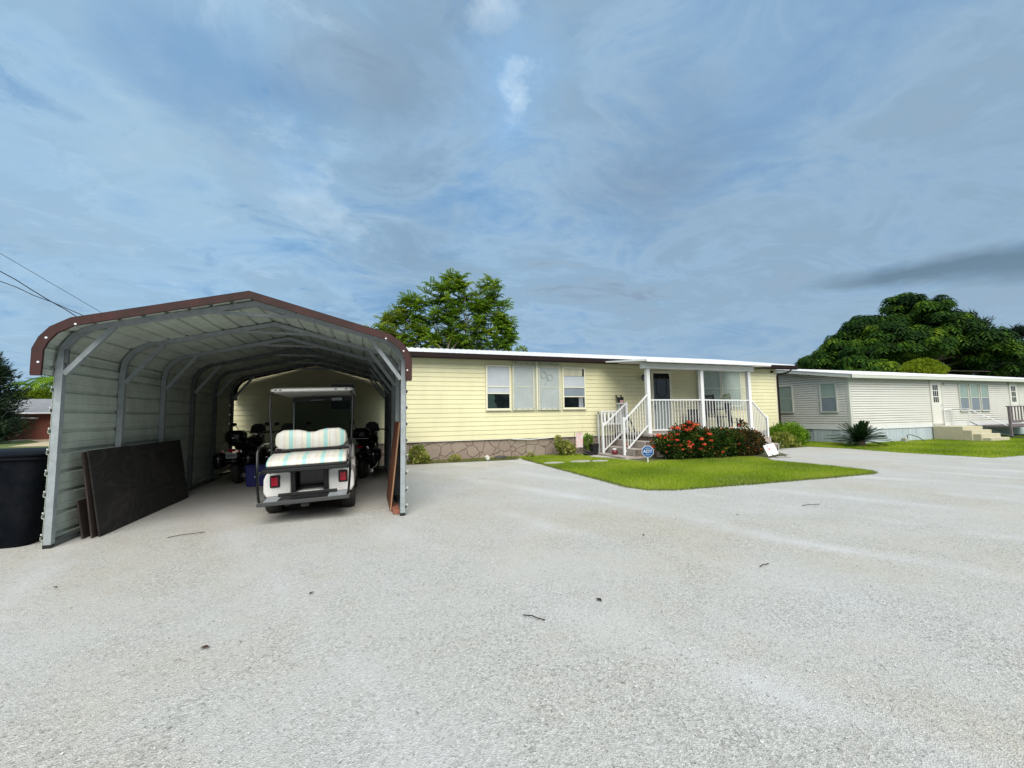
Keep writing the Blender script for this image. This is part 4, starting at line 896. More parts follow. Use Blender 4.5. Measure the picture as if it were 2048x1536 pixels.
# ------------------------------------------------------------------ yard signs and ornaments
def text(body,size,mat,parent,loc,rot=(R(90),0,0),name='lettering',ext=.001,shear=0,sx=1,bold=0):
    c=bpy.data.curves.new(name,'FONT'); c.body=body; c.size=size; c.extrude=ext; c.align_x='CENTER'; c.align_y='CENTER'; c.shear=shear; c.offset=bold
    o=bpy.data.objects.new(name,c); COL.objects.link(o); dg=bpy.context.evaluated_depsgraph_get(); me=bpy.data.meshes.new_from_object(o.evaluated_get(dg))
    bpy.data.objects.remove(o); me.name=name; o=bpy.data.objects.new(name,me); me.materials.clear(); me.materials.append(mat); COL.objects.link(o); o.parent=parent; o.location=loc; o.rotation_euler=rot; o.scale=(sx,1,1); return o
t=thing('yard_sign',(7.19,9.36,0),'blue octagonal security sign with white letters on a short stake by the porch steps','sign',rz=R(-25))
def octo(r): return [(r*math.cos(R(22.5+45*k)),.315+r*math.sin(R(22.5+45*k))) for k in range(8)]
MB().prism(octo(.168),-.008,.004,'y').build('sign_border',M['signwhite'],t)
MB().prism(octo(.156),-.0115,-.0082,'y').build('sign_face',M['signblue'],t)
MB().rbox((-.012,-.006,-.02),(.012,.006,.165),.003).build('stake',M['signwhite'],t)
text('ADT',.122,M['signwhite'],t,(0,-.0135,.315),bold=0)
for zz in(.405,.228):
    MB().box((-.07,-.0135,zz-.006),(.07,-.0117,zz+.006)).build('fine_print',M['shade'],t)
# white lying board sign at the end of the bush
t=thing('folding_sign',(11.42,8.95,0),'small white folding sign with a red dot tilted on the gravel at the bush end','sign',rz=R(-22))
MB().rbox((-.17,-.008,.06),(.15,.008,.40),.006,at((0,.03,0),R(-20),R(-14),0)).build('sign_board',M['signwhite'],t)
MB().lathe([(0,-.012),(.028,-.0115),(.03,-.0085)],(-.05,0,.26),12,'y',at((0,.03,0),R(-20),R(-14),0)).build('red_dot',M['redlamp'],t)
for sx_ in(-.16,.14): MB().tube([(sx_+.03,-.02,.10),(sx_+.10,-.14,0)],.012,6).tube([(sx_,.12,.32),(sx_+.08,.28,0)],.012,6).build('frame_leg',M['darkgrey'],t)
MB().rbox((-.05,-.20,0),(.34,-.02,.02),.006).build('foot_board',M['stonegrey'],t)
t=thing('garden_flag',(6.62,12.25,0),'white garden flag with a pink print hanging by the stone skirting','flag')
MB().box((-.13,-.004,.26),(.13,.0,.74),at((0,-.1,0),R(3),0,0)).build('cloth',M['cloth'],t); MB().tube([(-.16,-.10,0),(-.16,-.10,.76),(.15,-.10,.765)],.008,6).build('pole',M['black'],t)
t=MB().lathe([(0,0),(.10,0),(.13,.12),(.135,.13),(.12,.13),(.10,.04)],(0,0,0),14).lathe([(0,0),(.09,0),(.12,.09),(.11,.10)],(.28,.08,0),12).build('black_pots',M['black'])
t.location=(6.95,12.05,0); bpy.data.objects.remove(t)
for i,(x,y,r_,h_,lb) in enumerate([(6.93,12.02,.14,.12,'low black plant pot at the foot of the garden flag'),(7.15,12.10,.17,.36,'tall black planter left of the stair railing'),(6.72,11.85,.12,.08,'flat black saucer in the grass below the garden flag')]):
    t=thing('plant_pot',(x,y,0),lb,'pot','black pots by the porch stairs'); MB().lathe([(.0,0),(r_*.75,0),(r_,h_),(r_*.9,h_),(r_*.7,h_*.6),(0,h_*.55)],(0,0,0),14).build('pot_wall',M['black'],t)
t=thing('red_jar',(7.42,11.30,.055),'round dark red jar with white lid on the bottom porch step','jar'); MB().lathe([(0,0),(.075,0),(.10,.06),(.095,.13),(.055,.16)],(0,0,0),16).build('jar_body',M['redjar'],t,smooth=60); MB().lathe([(.06,.155),(.06,.20),(0,.205)],(0,0,0),14).build('lid',M['signwhite'],t)
t=thing('clay_pot',(7.80,11.25,.27),'tipped clay pot on the second porch step','pot'); MB().lathe([(0,-.08),(.05,-.08),(.075,.08),(.065,.08),(.045,-.06)],(0,0,.075),14,'x').build('pot_wall',M['brickblock'],t,smooth=40)
t=thing('bird_house',(3.44,12.12,0),'tiny white house ornament on the soil by the stone skirting','ornament'); MB().box((-.06,-.05,0),(.06,.05,.10)).build('house_body',M['signwhite'],t); MB().prism([(-.075,.10),(.075,.10),(0,.15)],-.06,.06,'y').build('house_roof',M['cream'],t)
t=MB().ell((0,0,.05),(.17,.10,.07),14,8).ell((.16,.02,.06),(.06,.05,.05),10,6).build('dark_stone',M['darkgrey'],smooth=180); t.location=(3.85,12.15,0); tag(t,'dark grey stone beside the tiny white house ornament','stone')
lbl=['stepping stone nearest the gravel edge','middle stepping stone in the grass','stepping stone closest to the porch stairs']
for i,(x,y,r_) in enumerate(stones_xy):
    pts=[(r_*1.25*math.cos(a)*random.uniform(.9,1.08),r_*.8*math.sin(a)*random.uniform(.9,1.08)) for a in [k*2*math.pi/12 for k in range(12)]]
    t=MB().prism(pts,-.02,.028,'z').build('stepping_stone',M['stonegrey'],bevel=.008); t.location=(x,y,0); tag(t,lbl[i],'stone','stepping stones toward the porch')
# fallen leaves and twigs
lp_=[(-.9,3.0,0),(1.6,2.7,0),(-.4,3.6,1),(-2.4,4.5,0),(2.9,3.9,0),(4.6,4.2,1)]
wh=['left part of the yard in front of the carport','right foreground gravel','gravel before the golf cart','gravel close to the left carport leg','gravel in front of the lawn corner','gravel right of the lawn corner']
for i,(x,y,k) in enumerate(lp_):
    s_=.022+.012*random.random(); q=np.array([[[-s_,0,.004],[0,-s_*.5,.010],[s_,0,.006],[0,s_*.5,.012]]])
    t=quads('fallen_leaf',q,M['litter']); t.location=(x,y,0); t.rotation_euler=(0,0,random.random()*6); tag(t,'dark curled leaf on the '+wh[i],'leaf','dry leaves on the gravel')
for (x,y,L_,a,lb) in((1.05,2.62,.16,-.9,'thin dark twig on the gravel left of the middle foreground'),(-2.0,5.9,.34,.25,'long brown stick under the carport front'),(6.0,4.2,.3,-.2,'thin twig on the gravel in front of the lawn'),(3.3,2.75,.14,.1,'short twig on the right foreground gravel')):
    t=MB().tube([(-L_/2,0,.006),(-L_*.1,L_*.07,.012),(L_*.2,L_*.03,.010),(L_/2,L_*.10,.006)],.0035,5).build('twig',M['litter']); t.location=(x,y,0); t.rotation_euler=(0,0,a); tag(t,lb,'twig')
# ------------------------------------------------------------------ shrubs
def bush(name,loc,blobs,n,size,mat,label,cat,group=None,aspect=.5,flow=None,stems=True,up=.3,shell=.45):
    t=thing(name,loc,label,cat,group); Q=[];T=[]
    vol=sum((r[0]*r[1]*r[2])**.667 for c,r in blobs)
    for c,r in blobs:
        k=int(n*(r[0]*r[1]*r[2])**.667/vol); q=blobleaves(c,r,k,size,up,shell,aspect); q[:,:,2]=np.maximum(q[:,:,2],.005); Q.append(q)
    Q=np.concatenate(Q); quads('foliage',Q,mat,t,np.clip(rng.normal(.48,.20,len(Q))+.22*np.sin(Q[:,0,0]*7+1)*np.sin(Q[:,0,2]*9+Q[:,0,1]*5),0,1))
    if stems:
        mb=MB()
        for c,r in blobs: limb(mb,(c[0]*.7,c[1]*.7,-.01),(c[0],c[1],max(.05,c[2])),.018,.008,.02)
        mb.build('stems',M['bark'],t)
    if flow:
        for (fx,fy,fz,fr) in flow:
            k=int(26*fr/.06); u=rng.normal(size=(k,3)); u/=np.linalg.norm(u,axis=1)[:,None]; u[:,2]=abs(u[:,2])*.8
            p=np.array([fx,fy,fz])+u*fr*rng.uniform(.6,1.22,k)[:,None]; s=fr*.30
            a=np.cross(u,rng.normal(size=(k,3))); a/=np.linalg.norm(a,axis=1)[:,None]; b=np.cross(u,a)
            quads('flower_head',np.stack([p-a*s,p-b*s,p+a*s,p+b*s],1),M['flower'],t,np.clip(rng.normal(.45,.25,k),0,1))
    return t
def flowers(n,blobs,bias,fr=(.05,.09)):
    out=[]
    while len(out)<n:
        c,r=random.choice(blobs); a=random.uniform(math.pi*.75,math.pi*2.05); e=random.uniform(-.55,1.3)
        d=Vector((math.cos(a)*math.cos(e),math.sin(a)*math.cos(e),math.sin(e))); out.append((c[0]+d.x*r[0]*1.02,c[1]+d.y*r[1]*1.02,max(.08,c[2]+d.z*r[2]*1.02),random.uniform(*fr)))
    return out
b1=[((0.08,0,.36),(.42,.45,.38)),((.45,.05,.48),(.46,.5,.50)),((-.22,.12,.46),(.28,.32,.24)),((.85,.0,.47),(.42,.48,.52)),((.62,.0,.88),(.16,.2,.20))]
bush('flowering_bush',(8.35,9.75,0),b1,8500,.075,M['leafI'],'red-flowered bush at the left end of the hedge, next to the octagonal sign','bush','flowering bushes in front of the porch',flow=flowers(84,b1,0,(.035,.085)))
b2=[((0,0,.42),(.55,.5,.44)),((.5,.05,.42),(.5,.48,.44)),((-.45,0,.38),(.4,.45,.44))]
bush('flowering_bush',(9.95,9.72,0),b2,7800,.072,M['leafI'],'mostly dark leafy bush in the middle of the hedge with few red flowers','bush','flowering bushes in front of the porch',flow=flowers(17,b2,0,(.03,.055)))
b3=[((0.1,0.1,.86),(.12,.12,.24)),((0,0,.38),(.50,.5,.42)),((.42,.1,.34),(.36,.42,.42)),((-.4,.0,.38),(.4,.45,.42))]
bush('flowering_bush',(11.15,9.78,0),b3,7800,.07,M['leafM'],'bush with small red flowers at the right end of the hedge by the folding sign','bush','flowering bushes in front of the porch',flow=flowers(46,b3,0,(.02,.045)))
bush('variegated_shrub',(6.05,12.12,0),[((0,0,.24),(.24,.18,.24)),((-.2,.02,.45),(.10,.08,.20)),((.22,0,.18),(.16,.14,.18))],1500,.085,M['leafV'],'yellow-green shrub by the stone skirting left of the garden flag','shrub')
bush('variegated_shrub',(1.35,12.15,0),[((0,0,.25),(.22,.2,.26)),((.18,-.05,.12),(.16,.14,.12))],1100,.085,M['leafV'],'yellow-green shrub beside the right carport leg','shrub')
bush('small_weed',(2.45,12.15,0),[((0,0,.08),(.18,.12,.10))],260,.07,M['leafV'],'low weed clump on the soil below the yellow wall','plant',stems=False)
bush('small_weed',(5.2-.3,12.2,0),[((0,0,.06),(.12,.1,.08))],160,.06,M['leafV'],'tiny weed clump by the skirting near the lawn corner','plant',stems=False)
bush('potted_shrub',(7.05,12.3,0),[((0,0,.42),(.16,.14,.26))],500,.07,M['leafS'],'thin green plant behind the tall black planter','shrub')
bush('green_shrub',(15.75,11.75,0),[((0,0,.42),(.62,.5,.48)),((.45,.0,.34),(.45,.4,.36)),((-.4,.1,.38),(.36,.36,.42))],8500,.075,M['leafS'],'bright green round shrub at the right corner of the yellow home','shrub')
bush('yellow_shrub',(14.75,11.25,0),[((0,0,.26),(.40,.32,.28)),((.38,-.05,.18),(.28,.25,.20))],1900,.10,M['leafV'],'low yellow-leaved shrub in front of the bright green shrub','shrub')
def strapplant(name,loc,n,L,w,mat,label,cat,up=1.0,droop=.5,trunk=0,lw=None,spread=1):
    t=thing(name,loc,label,cat); Q=[];T=[]
    for k in range(n):
        a=rng.uniform(0,6.28); e=rng.uniform(.15,1.3)*spread; l=L*rng.uniform(.7,1.1); d=np.array([math.cos(a),math.sin(a),0]); sd_=np.array([-math.sin(a),math.cos(a),0]); prev=None; tv=rng.random()
        for i in range(7):
            q=i/6; p=np.array([0,0,trunk])+d*l*q*math.cos(e)*(1)+np.array([0,0,1])*(l*q*math.sin(e)*up-droop*l*q*q*.5); ww=w*(1-q**2)*(.6+.8*min(q*3,1))*.6+.002
            cur_=(p-sd_*ww,p+sd_*ww)
            if prev is not None: Q.append([prev[0],prev[1],cur_[1],cur_[0]]); T.append(tv)
            prev=cur_
    quads('leaves',np.array(Q),mat,t,np.array(T)); return t
strapplant('strap_leaf_plant',(14.0,11.7,0),46,.85,.035,M['leafG'],'spiky pale green strap-leaved plant at the right porch steps','plant')
strapplant('strap_leaf_plant',(13.9,10.75,0),30,.5,.03,M['leafG'],'low grey-green strap-leaved plant beside the yellow-leaved shrub','plant')
# cycad: feather fronds
t=thing('cycad',(17.45,10.25,0),'dark green cycad with stiff feather fronds before the ivory home','plant'); Q=[];T=[]
for k in range(95):
    a=rng.uniform(0,6.28); e=rng.uniform(.05,1.35); L_=1.0*rng.uniform(.8,1.1); d=np.array([math.cos(a),math.sin(a),0]); sd_=np.array([-math.sin(a),math.cos(a),0])
    for i in range(2,18):
        q=i/17; p=np.array([0,0,.15])+d*L_*q*math.cos(e)+np.array([0,0,1])*(L_*q*math.sin(e)-.25*L_*q*q); tan=d*math.cos(e)+np.array([0,0,math.sin(e)-.5*q]); tan/=np.linalg.norm(tan); ll=.15*(1-abs(q-.45))
        for sg in(-1,1):
            tip=p+sd_*sg*ll+tan*ll*.6+np.array([0,0,.03]); w=tan*.024; Q.append([p-w,(p+tip)/2-w,tip,(p+tip)/2+w]); T.append(rng.random())
quads('fronds',np.array(Q),M['leafP'],t,np.array(T)); MB().lathe([(.16,-.01),(.19,.1),(.12,.25),(0,.27)],(0,0,0),12).build('trunk',M['bark'],t)
# ------------------------------------------------------------------ neighbour home
nb=thing('ivory_mobile_home',(18.32,11,0),'ivory sided mobile home with white metal roof and pale blue skirting at the right','house')
def nbb(mb,name,m,p=None,**k):
    o=mb.build(name,m,p or nb,**k)
    if (p or nb) is nb: o.location=-Vector(nb.location)
    return o
NX,NY,NX1,NY1=18.32,11.0,34.0,19.4
mb=siding_front(NX+.1,NX1,.72,2.74,NY,.1,.022,gy=.024); mb.box((NX+.026,NY+.026,.7),(NX1,NY1,2.74))
rk=lambda y: 2.76+min(y-NY,NY1-y)*.165
z=.72
while z<2.72+4.2*.165-.02:     # gable end, facing -X
    zt=z+.1; ya=max(NY+.1,NY+(zt-2.76)/.165); yb_=min(NY1,NY1-(zt-2.76)/.165)
    if yb_<=ya: break
    mb.add([(NX-.022,ya,z),(NX-.022,yb_,z),(NX-.012,yb_,zt-.022),(NX-.012,ya,zt-.022),(NX+.024,ya,z),(NX+.024,yb_,z),(NX+.024,ya,zt-.022),(NX+.024,yb_,zt-.022)],[(0,3,2,1),(4,0,1,5),(3,6,7,2)]); z=zt
mb.add([(NX+.0255,NY,2.735),(NX+.0255,NY1,2.735),(NX+.0255,(NY+NY1)/2,rk((NY+NY1)/2))],[(0,1,2)])
nbb(mb,'wall',M['nbwall'])
nbb(MB().rbox((NX-.02,NY-.02,.70),(NX+.1,NY+.1,2.78),.008),'corner_trim',M['nbtrim'])
nbb(MB().box((NX-.024,NY-.024,.565),(NX1,NY+.03,.699)).box((NX-.024,NY+.031,.565),(NX+.03,NY1,.699)).box((NX+.101,NY-.024,.699),(NX1,NY-.0,.717)).box((NX-.024,NY+.101,.699),(NX-.0,NY1,.717)),'white_band',M['white'])
mb=MB()
x=NX+.04
while x<NX1: mb.box((x,NY+.004,-.02),(x+.14,NY+.018,.562)).box((x+.14,NY+.012,-.02),(x+.15,NY+.019,.562)); x+=.15
y=NY+.02
while y<NY1: mb.box((NX+.004,y,-.02),(NX+.018,y+.14,.562)) if not(12.45<y<12.85 or 13.2<y<13.6) else mb.box((NX+.05,y,-.02),(NX+.06,y+.16,.562)); y+=.15
nbb(mb,'skirting',M['nbskirt'])
yr2=(NY+NY1)/2; zr2=rk(yr2)+.10
mb=MB(); 
for (ya,za,yb_,zb) in((NY-.34,2.80,yr2,zr2),(yr2,zr2,NY1+.34,2.80)):
    x=NX-.32; prof=[]
    while x<NX1: prof+=[(x,0),(x+.25,0),(x+.26,.02),(x+.29,.02),(x+.30,0)]; x+=.3048
    npf=len(prof); mb.add([(p[0],ya,za+p[1]) for p in prof]+[(p[0],yb_,zb+p[1]) for p in prof]+[(p[0],ya,za-.03) for p in prof]+[(p[0],yb_,zb-.03) for p in prof],[(i,i+1,npf+i+1,npf+i) for i in range(npf-1)]+[(2*npf+i,2*npf+i+1,i+1,i) for i in range(npf-1)]+[(2*npf+i,3*npf+i,3*npf+i+1,2*npf+i+1) for i in range(npf-1)]+[(0,npf,3*npf,2*npf)])
nbb(mb,'roof',M['roofwhite'])
nbb(MB().box((NX-.30,NY-.33,2.645),(NX1,NY-.29,2.768)).box((NX,NY-.289,2.68),(NX1,NY-.022,2.70)),'eave_fascia',M['nbtrim'])
mb=MB()
mb.add([(NX-.30,NY-.32,2.64),(NX-.30,yr2,zr2-.17),(NX-.30,yr2,zr2-.032),(NX-.30,NY-.32,2.768),(NX-.02,NY-.32,2.64),(NX-.02,yr2,zr2-.17)],[(0,1,2,3),(0,4,5,1)])
mb.add([(NX-.30,NY1+.32,2.64),(NX-.30,yr2,zr2-.17),(NX-.30,yr2,zr2-.032),(NX-.30,NY1+.32,2.768)],[(3,2,1,0)])
nbb(mb,'rake_board',M['nbtrim'])
nbb(MB().lathe([(.12,0),(.12,.10),(.14,.12),(0,.16)],(27.5,13.2,3.1),12),'roof_vent',M['white']); nbb(MB().lathe([(.05,0),(.05,.12),(0,.13)],(30,13.2,3.1),10),'roof_vent',M['white'])
def sidewin(y0,y1,z0,z1,m):
    fw=.05; f=MB(); X_=NX-.02; f.box((X_-.045,y0,z0),(X_+.02,y0+fw,z1)).box((X_-.045,y1-fw,z0),(X_+.02,y1,z1)).box((X_-.045,y0+fw,z1-fw),(X_+.02,y1-fw,z1)).box((X_-.045,y0+fw,z0),(X_+.02,y1-fw,z0+fw))
    fr=nbb(f,'window',M['nbtrim']); zm=(z0+z1)/2+.02
    MB().box((X_-.020,y0+fw,z0+fw),(X_-.016,y1-fw,zm-.014)).build('pane',m,fr); MB().box((X_-.020,y0+fw,zm+.014),(X_-.016,y1-fw,z1-fw)).build('pane',M['glassgreen'],fr)
    MB().box((X_-.03,y0+fw,zm-.014),(X_-.012,y1-fw,zm+.014)).build('sash_rail',M['nbtrim'],fr)
sidewin(11.43,12.12,1.27,2.53,M['glassgrey']); sidewin(13.3,14.0,1.27,2.53,M['glassgreen'])
for (a,b) in((25.88,26.62),(26.76,27.52),(27.64,28.34)): window(nb,0,a,b,1.24,2.52,NY,M['nbtrim'],[(1.28,1.86,M['glassgrey']),(1.86,2.48,M['glassgreen'])],fw=.04,sash=[1.87])
def nbdoor(a,b):
    d=nbb(MB().box((a,NY-.045,.70),(a+.06,NY,2.66)).box((b-.06,NY-.045,.70),(b,NY,2.66)).box((a+.06,NY-.045,2.60),(b-.06,NY,2.66)).box((a-.02,NY-.07,.66),(b+.02,NY,.70)),'door',M['nbtrim'])
    MB().rbox((a+.06,NY-.035,.71),(b-.06,NY-.012,2.60),.006).build('door_leaf',M['nbwall'],d)
    mx=(a+b)/2-.05; 
    for r_ in range(3):
        for c in range(3): MB().box((mx-.19+c*.14,NY-.039,1.66+r_*.27),(mx-.19+c*.14+.10,NY-.0355,1.66+r_*.27+.235)).build('pane',M['glassdark'],d)
    MB().tube([(b-.15,NY-.04,1.52),(b-.15,NY-.09,1.52),(b-.24,NY-.09,1.52)],.012,6).build('handle',M['galv'],d)
nbdoor(23.68,24.58); nbdoor(30.25,31.15)
nbb(MB().rbox((24.70,NY-.08,2.46),(24.80,NY-.012,2.52),.01),'porch_light',M['galv'])
st=thing('tan_steps',(23.8,11,0),'tan masonry steps with a white pipe rail below the ivory home door','steps',rz=R(0))
mb=MB()
MB().rbox((-.15,-1.0,-.01),(1.35,-.025,.60),.012).build('landing',M['tan'],st)
for k,(y1,zz) in enumerate(((-1.0,.45),(-1.25,.30),(-1.5,.15))): MB().rbox((-.15+.06*k,y1-.262,-.01),(1.35,y1-.001,zz),.01).build('step',M['tan'],st)
rl=MB().tube([(.65,-.10,.60),(.65,-.10,1.31)],.016,6).tube([(.65,-.10,1.31),(1.3,-.10,1.34),(1.3,-.62,1.34),(1.3,-1.75,.62)],.018,6).tube([(1.3,-.62,.6),(1.3,-.62,1.34)],.016,6).tube([(1.3,-.10,.6),(1.3,-.10,1.34)],.016,6).build('handrail',M['white'],st)
for k in range(5): MB().tube([(.72+k*.12,-.10,.68),(.72+k*.13,-.10,1.30)],.006,4).build('baluster',M['white'],rl)
t=thing('wood_deck',(27.05,10.45,0),'weathered grey wood deck with railing at the right edge','deck')
MB().rbox((0,-.6,.48),(4,.50,.56),.01).build('deck_floor',M['deckwood'],t); MB().rbox((-.05,-.63,1.40),(4,-.50,1.45),.01).build('top_rail',M['deckwood'],t); MB().rbox((0,-.60,.72),(4,-.55,.80),.01).build('bottom_rail',M['deckwood'],t)
for x_ in(0.03,2,3.9): MB().rbox((x_-.045,-.61,-.01),(x_+.045,-.53,1.40),.006).build('post',M['deckwood'],t)
for k in range(14): MB().rbox((.2+k*.26,-.60,.80),(.26+k*.26,-.57,1.40),.004).build('baluster',M['deckwood'],t)
t=thing('green_barrel',(27.75,9.3,0),'dark green open barrel in front of the wood deck','barrel')
MB().lathe([(.0,0),(.30,0),(.34,.3),(.36,.62),(.37,.64),(.345,.64),(.31,.1),(0,.08)],(0,0,0),20).build('barrel_wall',M['greenplastic'],t,smooth=50); MB().lathe([(.365,.62),(.38,.635),(.365,.65)],(0,0,0),20).build('rim',M['galv'],t)
t=MB().tube([(26.35,10.92,.78),(26.55,10.6,.5),(26.85,10.1,.2),(27.1,9.7,.06),(27.35,9.45,.03)],.018,6).build('garden_hose',M['rope'],smooth=180); tag(t,'garden hose drooping from the skirting toward the green barrel','hose')
t=MB().tube([(21.35,10.75,.02),(21.35,10.75,.28),(21.42,10.72,.31),(21.7,10.6,.22),(22.0,10.5,.02)],.015,6).build('spigot_hose',M['rope'],smooth=180); tag(t,'short hose loop on a standpipe before the pale blue skirting','hose')
t=MB().rbox((-.10,-.08,0),(.10,.08,.16),.01).lathe([(.05,.16),(.04,.19),(0,.2)],(0,0,0),10).build('meter_box',M['stonegrey']); t.location=(21.1,10.72,0); tag(t,'small grey meter box in the grass at the pale blue skirting','box')
# building beyond at the far right
t=thing('far_house',(47,19,0),'dark roofed house just visible beyond the ivory home at the right edge','house')
MB().box((1,0,0),(14,8,3.9)).build('wall',M['nbwall'],t); MB().prism([(-.4,3.85),(8.4,3.85),(4,5.4)],.5,14.5,'x').build('roof',M['greyshingle'],t); MB().prism([(-.5,3.80),(8.5,3.80),(8.5,3.9),(4,5.48),(-.5,3.9)],.35,.49,'x').build('rake_board',M['white'],t)
# ------------------------------------------------------------------ far brick house at left
bh=thing('brick_house',(-26.5,43,0),'low red brick house with grey roof and porch beyond the trash bin','house')
MB().box((-12,0,-.02),(6,7,2.2)).build('wall',M['brick'],bh)
rf=MB().prism([(-.6,2.12),(7.6,2.12),(3.5,3.35)],-12.4,6.4,'x').build('roof',M['greyshingle'],bh)
MB().box((-12.4,-.66,2.02),(6.4,-.60,2.14)).build('fascia',M['white'],bh)
MB().rbox((-10,-2.4,1.62),(1.9,-.02,1.74),.02).build('porch_roof',M['nbskirt'],bh)
for x_ in(-3.0,-1.15,-.0+.35,-6): MB().rbox((x_-.06,-2.3,0),(x_+.06,-2.18,1.62),.01).build('porch_post',M['nbwall'],bh)
MB().box((-10,-.5,0),(-.1,-.02,1.61)).build('porch_shade_block',M['glassdark'],bh)  # solid near-black block painted as the shade under the porch roof
MB().rbox((-.75-.9,-.60,.05),(.25-.9,-.51,1.45),.02).build('door',M['nbwall'],bh)
MB().rbox((-10,-2.6,-.01),(1.9,-.51,.05),.01).build('porch_floor',M['stonegrey'],bh)
t=thing('white_chair',(-26.1,40.4,0),'white plastic chair on the brick house porch','chair')
for sx_ in(-.22,.22):
    for sy,h_ in((-.2,.42),(.2,.95)): MB().rbox((sx_-.03,sy-.03,0),(sx_+.03,sy+.03,h_),.006).build('leg',M['white'],t)
MB().rbox((-.26,-.24,.40),(.26,.24,.45),.01).build('seat',M['white'],t); MB().rbox((-.22,.17,.60),(.22,.21,.68),.01).rbox((-.22,.17,.86),(.22,.21,.95),.01).build('backrest',M['white'],t)
# ------------------------------------------------------------------ trees
def tree(name,base,label,group=None,cat='tree'): return thing(name,base,label,cat,group)
# centre tree behind the yellow home: open compound-leaved rosettes
bx,by=3.9,20.6
t=tree('compound_leaf_tree',(bx,by,0),'airy tree with feathery compound leaves rising behind the yellow home')
rs=np.random.default_rng(11)
clusters=[(-.1+.6,21,5.6,.9,1),(.55,21.2,5.2,.7,1),(1.3,21,6.3,.8,1),(1.9,21,6.0,.8,.8),(.9,21.1,5.9,.6,1),(2.1,20.9,7.1,.7,0),(2.7,20.8,6.6,.9,0),(3.2,20.7,7.5,.8,0),(3.7,20.6,7.0,.9,0),(4.1,20.5,8.2,.7,0),(4.5,20.4,7.6,.8,0),(4.9,20.2,7.0,.9,0),(5.5,20,7.2,.8,0),(5.9,19.9,7.8,.7,0),(6.1,19.8,6.9,.8,0),(6.5,19.8,6.2,.7,0),(6.6,19.7,5.3,.6,0),(5.9,19.9,5.9,.9,0),(5.0,20.3,6.0,.9,0),(4.0,20.6,6.0,1.0,0),(3.0,20.8,5.7,1.0,0),(2.2,21,5.3,.8,.2),(3.6,20.8,5.1,.9,0),(4.8,20.4,5.1,.9,0),(5.8,20,5.1,.8,0),(4.3,20.5,5.4,.9,0),(2.7,20.9,5.0,.8,0),(6.7,19.7,5.7,.5,0),(5.2,20.2,6.6,.7,0),(3.3,20.8,4.7,.8,0),(5.3,20.2,4.7,.8,0),(1.7,21.1,4.8,.7,.5),(6.3,19.8,4.8,.6,0),(4.4,20.5,4.8,.8,0),(3.9,20.6,6.5,.7,0),(1.2,21.1,5.0,.7,.8)]
cg=[];cy_=[];tr=MB(); ends=[]
for (x,y,z,r_,yl) in clusters:
    for k in range(11):
        u=rs.normal(size=3); u/=np.linalg.norm(u); p=np.array([x,y,z])+u*np.array([r_*.60,r_*.9,r_*.62]); s_=rs.uniform(.8,1.15)
        (cy_ if rs.random()<yl*.8 else cg).append((p-np.array([bx,by,0]),s_,float(np.clip(.38+.22*u[2]+rs.normal(0,.12),0,1)))); ends.append(p-np.array([bx,by,0]))
Q,T=rosettes(cg,11,.42,6,.050,.60,.95,rs=rs); quads('crown',Q,M['leafA'],t,T)
Q,T=rosettes(cy_,11,.42,6,.050,.60,.95,rs=rs); quads('yellow_foliage',Q,M['leafAy'],t,T)
limb(tr,(0,0,-.05),(0,0,2.6),.22,.16,.05)
for a in range(7):
    th=a*6.28/7; q=Vector((math.cos(th)*1.3,math.sin(th)*.8,4.4)); limb(tr,(0,0,2.5),q,.10,.05,.05)
    for e in ends[a::7]:
        if random.random()<.10: limb(tr,q,tuple(e),.030,.010,.06,4)
tr.build('trunk',M['bark'],t)
t=tree('distant_treetop',(9.15,24.1,0),'tiny tree top peeking over the yellow home roof right of the airy tree'); Q=blobleaves((0,0,5.35),(.35,.3,.38),420,.13); quads('crown',Q,M['leafA'],t); tr=MB(); limb(tr,(0,0,0),(0,0,5.3),.08,.03,.02); tr.build('trunk',M['bark'],t)
# big domed tree at right
def A3(x,y,d):   # helper: direction maths done once, the tree keeps its own place and depth
    q=(r2*((x-1024)/815)-u2*((y-768)/815)+fwd)*d; return Vector((q.x,q.y,q.z+H))
bc=Vector((36.4,18.9,0)); t=tree('spreading_tree',(bc.x,bc.y,0),'broad dark domed tree with layered drooping leaves behind the ivory home')
rs=np.random.default_rng(5)
ax=(A3(1830,700,30)-A3(1730,700,30)).normalized(); dp=Vector((-ax.y,ax.x,0)).normalized()
outline=[(-6.2,4.4),(-5.6,5.3),(-4.6,6.1),(-3.4,7.2),(-2.3,8.2),(-1.2,8.5),(-.3,8.3),(.55,8.6),(1.0,9.7),(1.6,10.1),(2.2,10.0),(2.8,9.1),(3.6,8.5),(4.8,7.9),(5.6,7.0),(6.2,5.6),(6.4,4.4)]
def topz(u): 
    return float(np.interp(u,[o[0] for o in outline],[o[1] for o in outline]))
cent=[]; tr=MB(); endp=[]; domes=[(u_,rs.uniform(-.6,.4),topz(u_)-.40,rs.uniform(.6,.85)) for u_ in (-5.6,-4.9,-4.1,-3.3,-2.5,-1.7,-.9,0,.8,1.5,2.1,2.8,3.6,4.4,5.1,5.8)]
tries=0
while len(domes)<135 and tries<9000:
    tries+=1
    u=rs.uniform(-6.1,6.1); v=rs.uniform(-4.0,3.2); tz=topz(u); fall=1-((v+.6)/4.2)**2
    if fall<=.03: continue
    zt=3.0+(tz-3.0)*math.sqrt(fall); z=zt-.55 if rs.random()<.7 else rs.uniform(3.4,max(3.6,zt-.5))
    rr_=rs.uniform(.42,.95)
    if tz<7 and rs.random()<.35: continue
    if any((u-a)**2+(v-b)**2*.8+((z-c)*1.5)**2<(.66*(rr_+d))**2 for a,b,c,d in domes): continue
    domes.append((u,v,z,rr_))
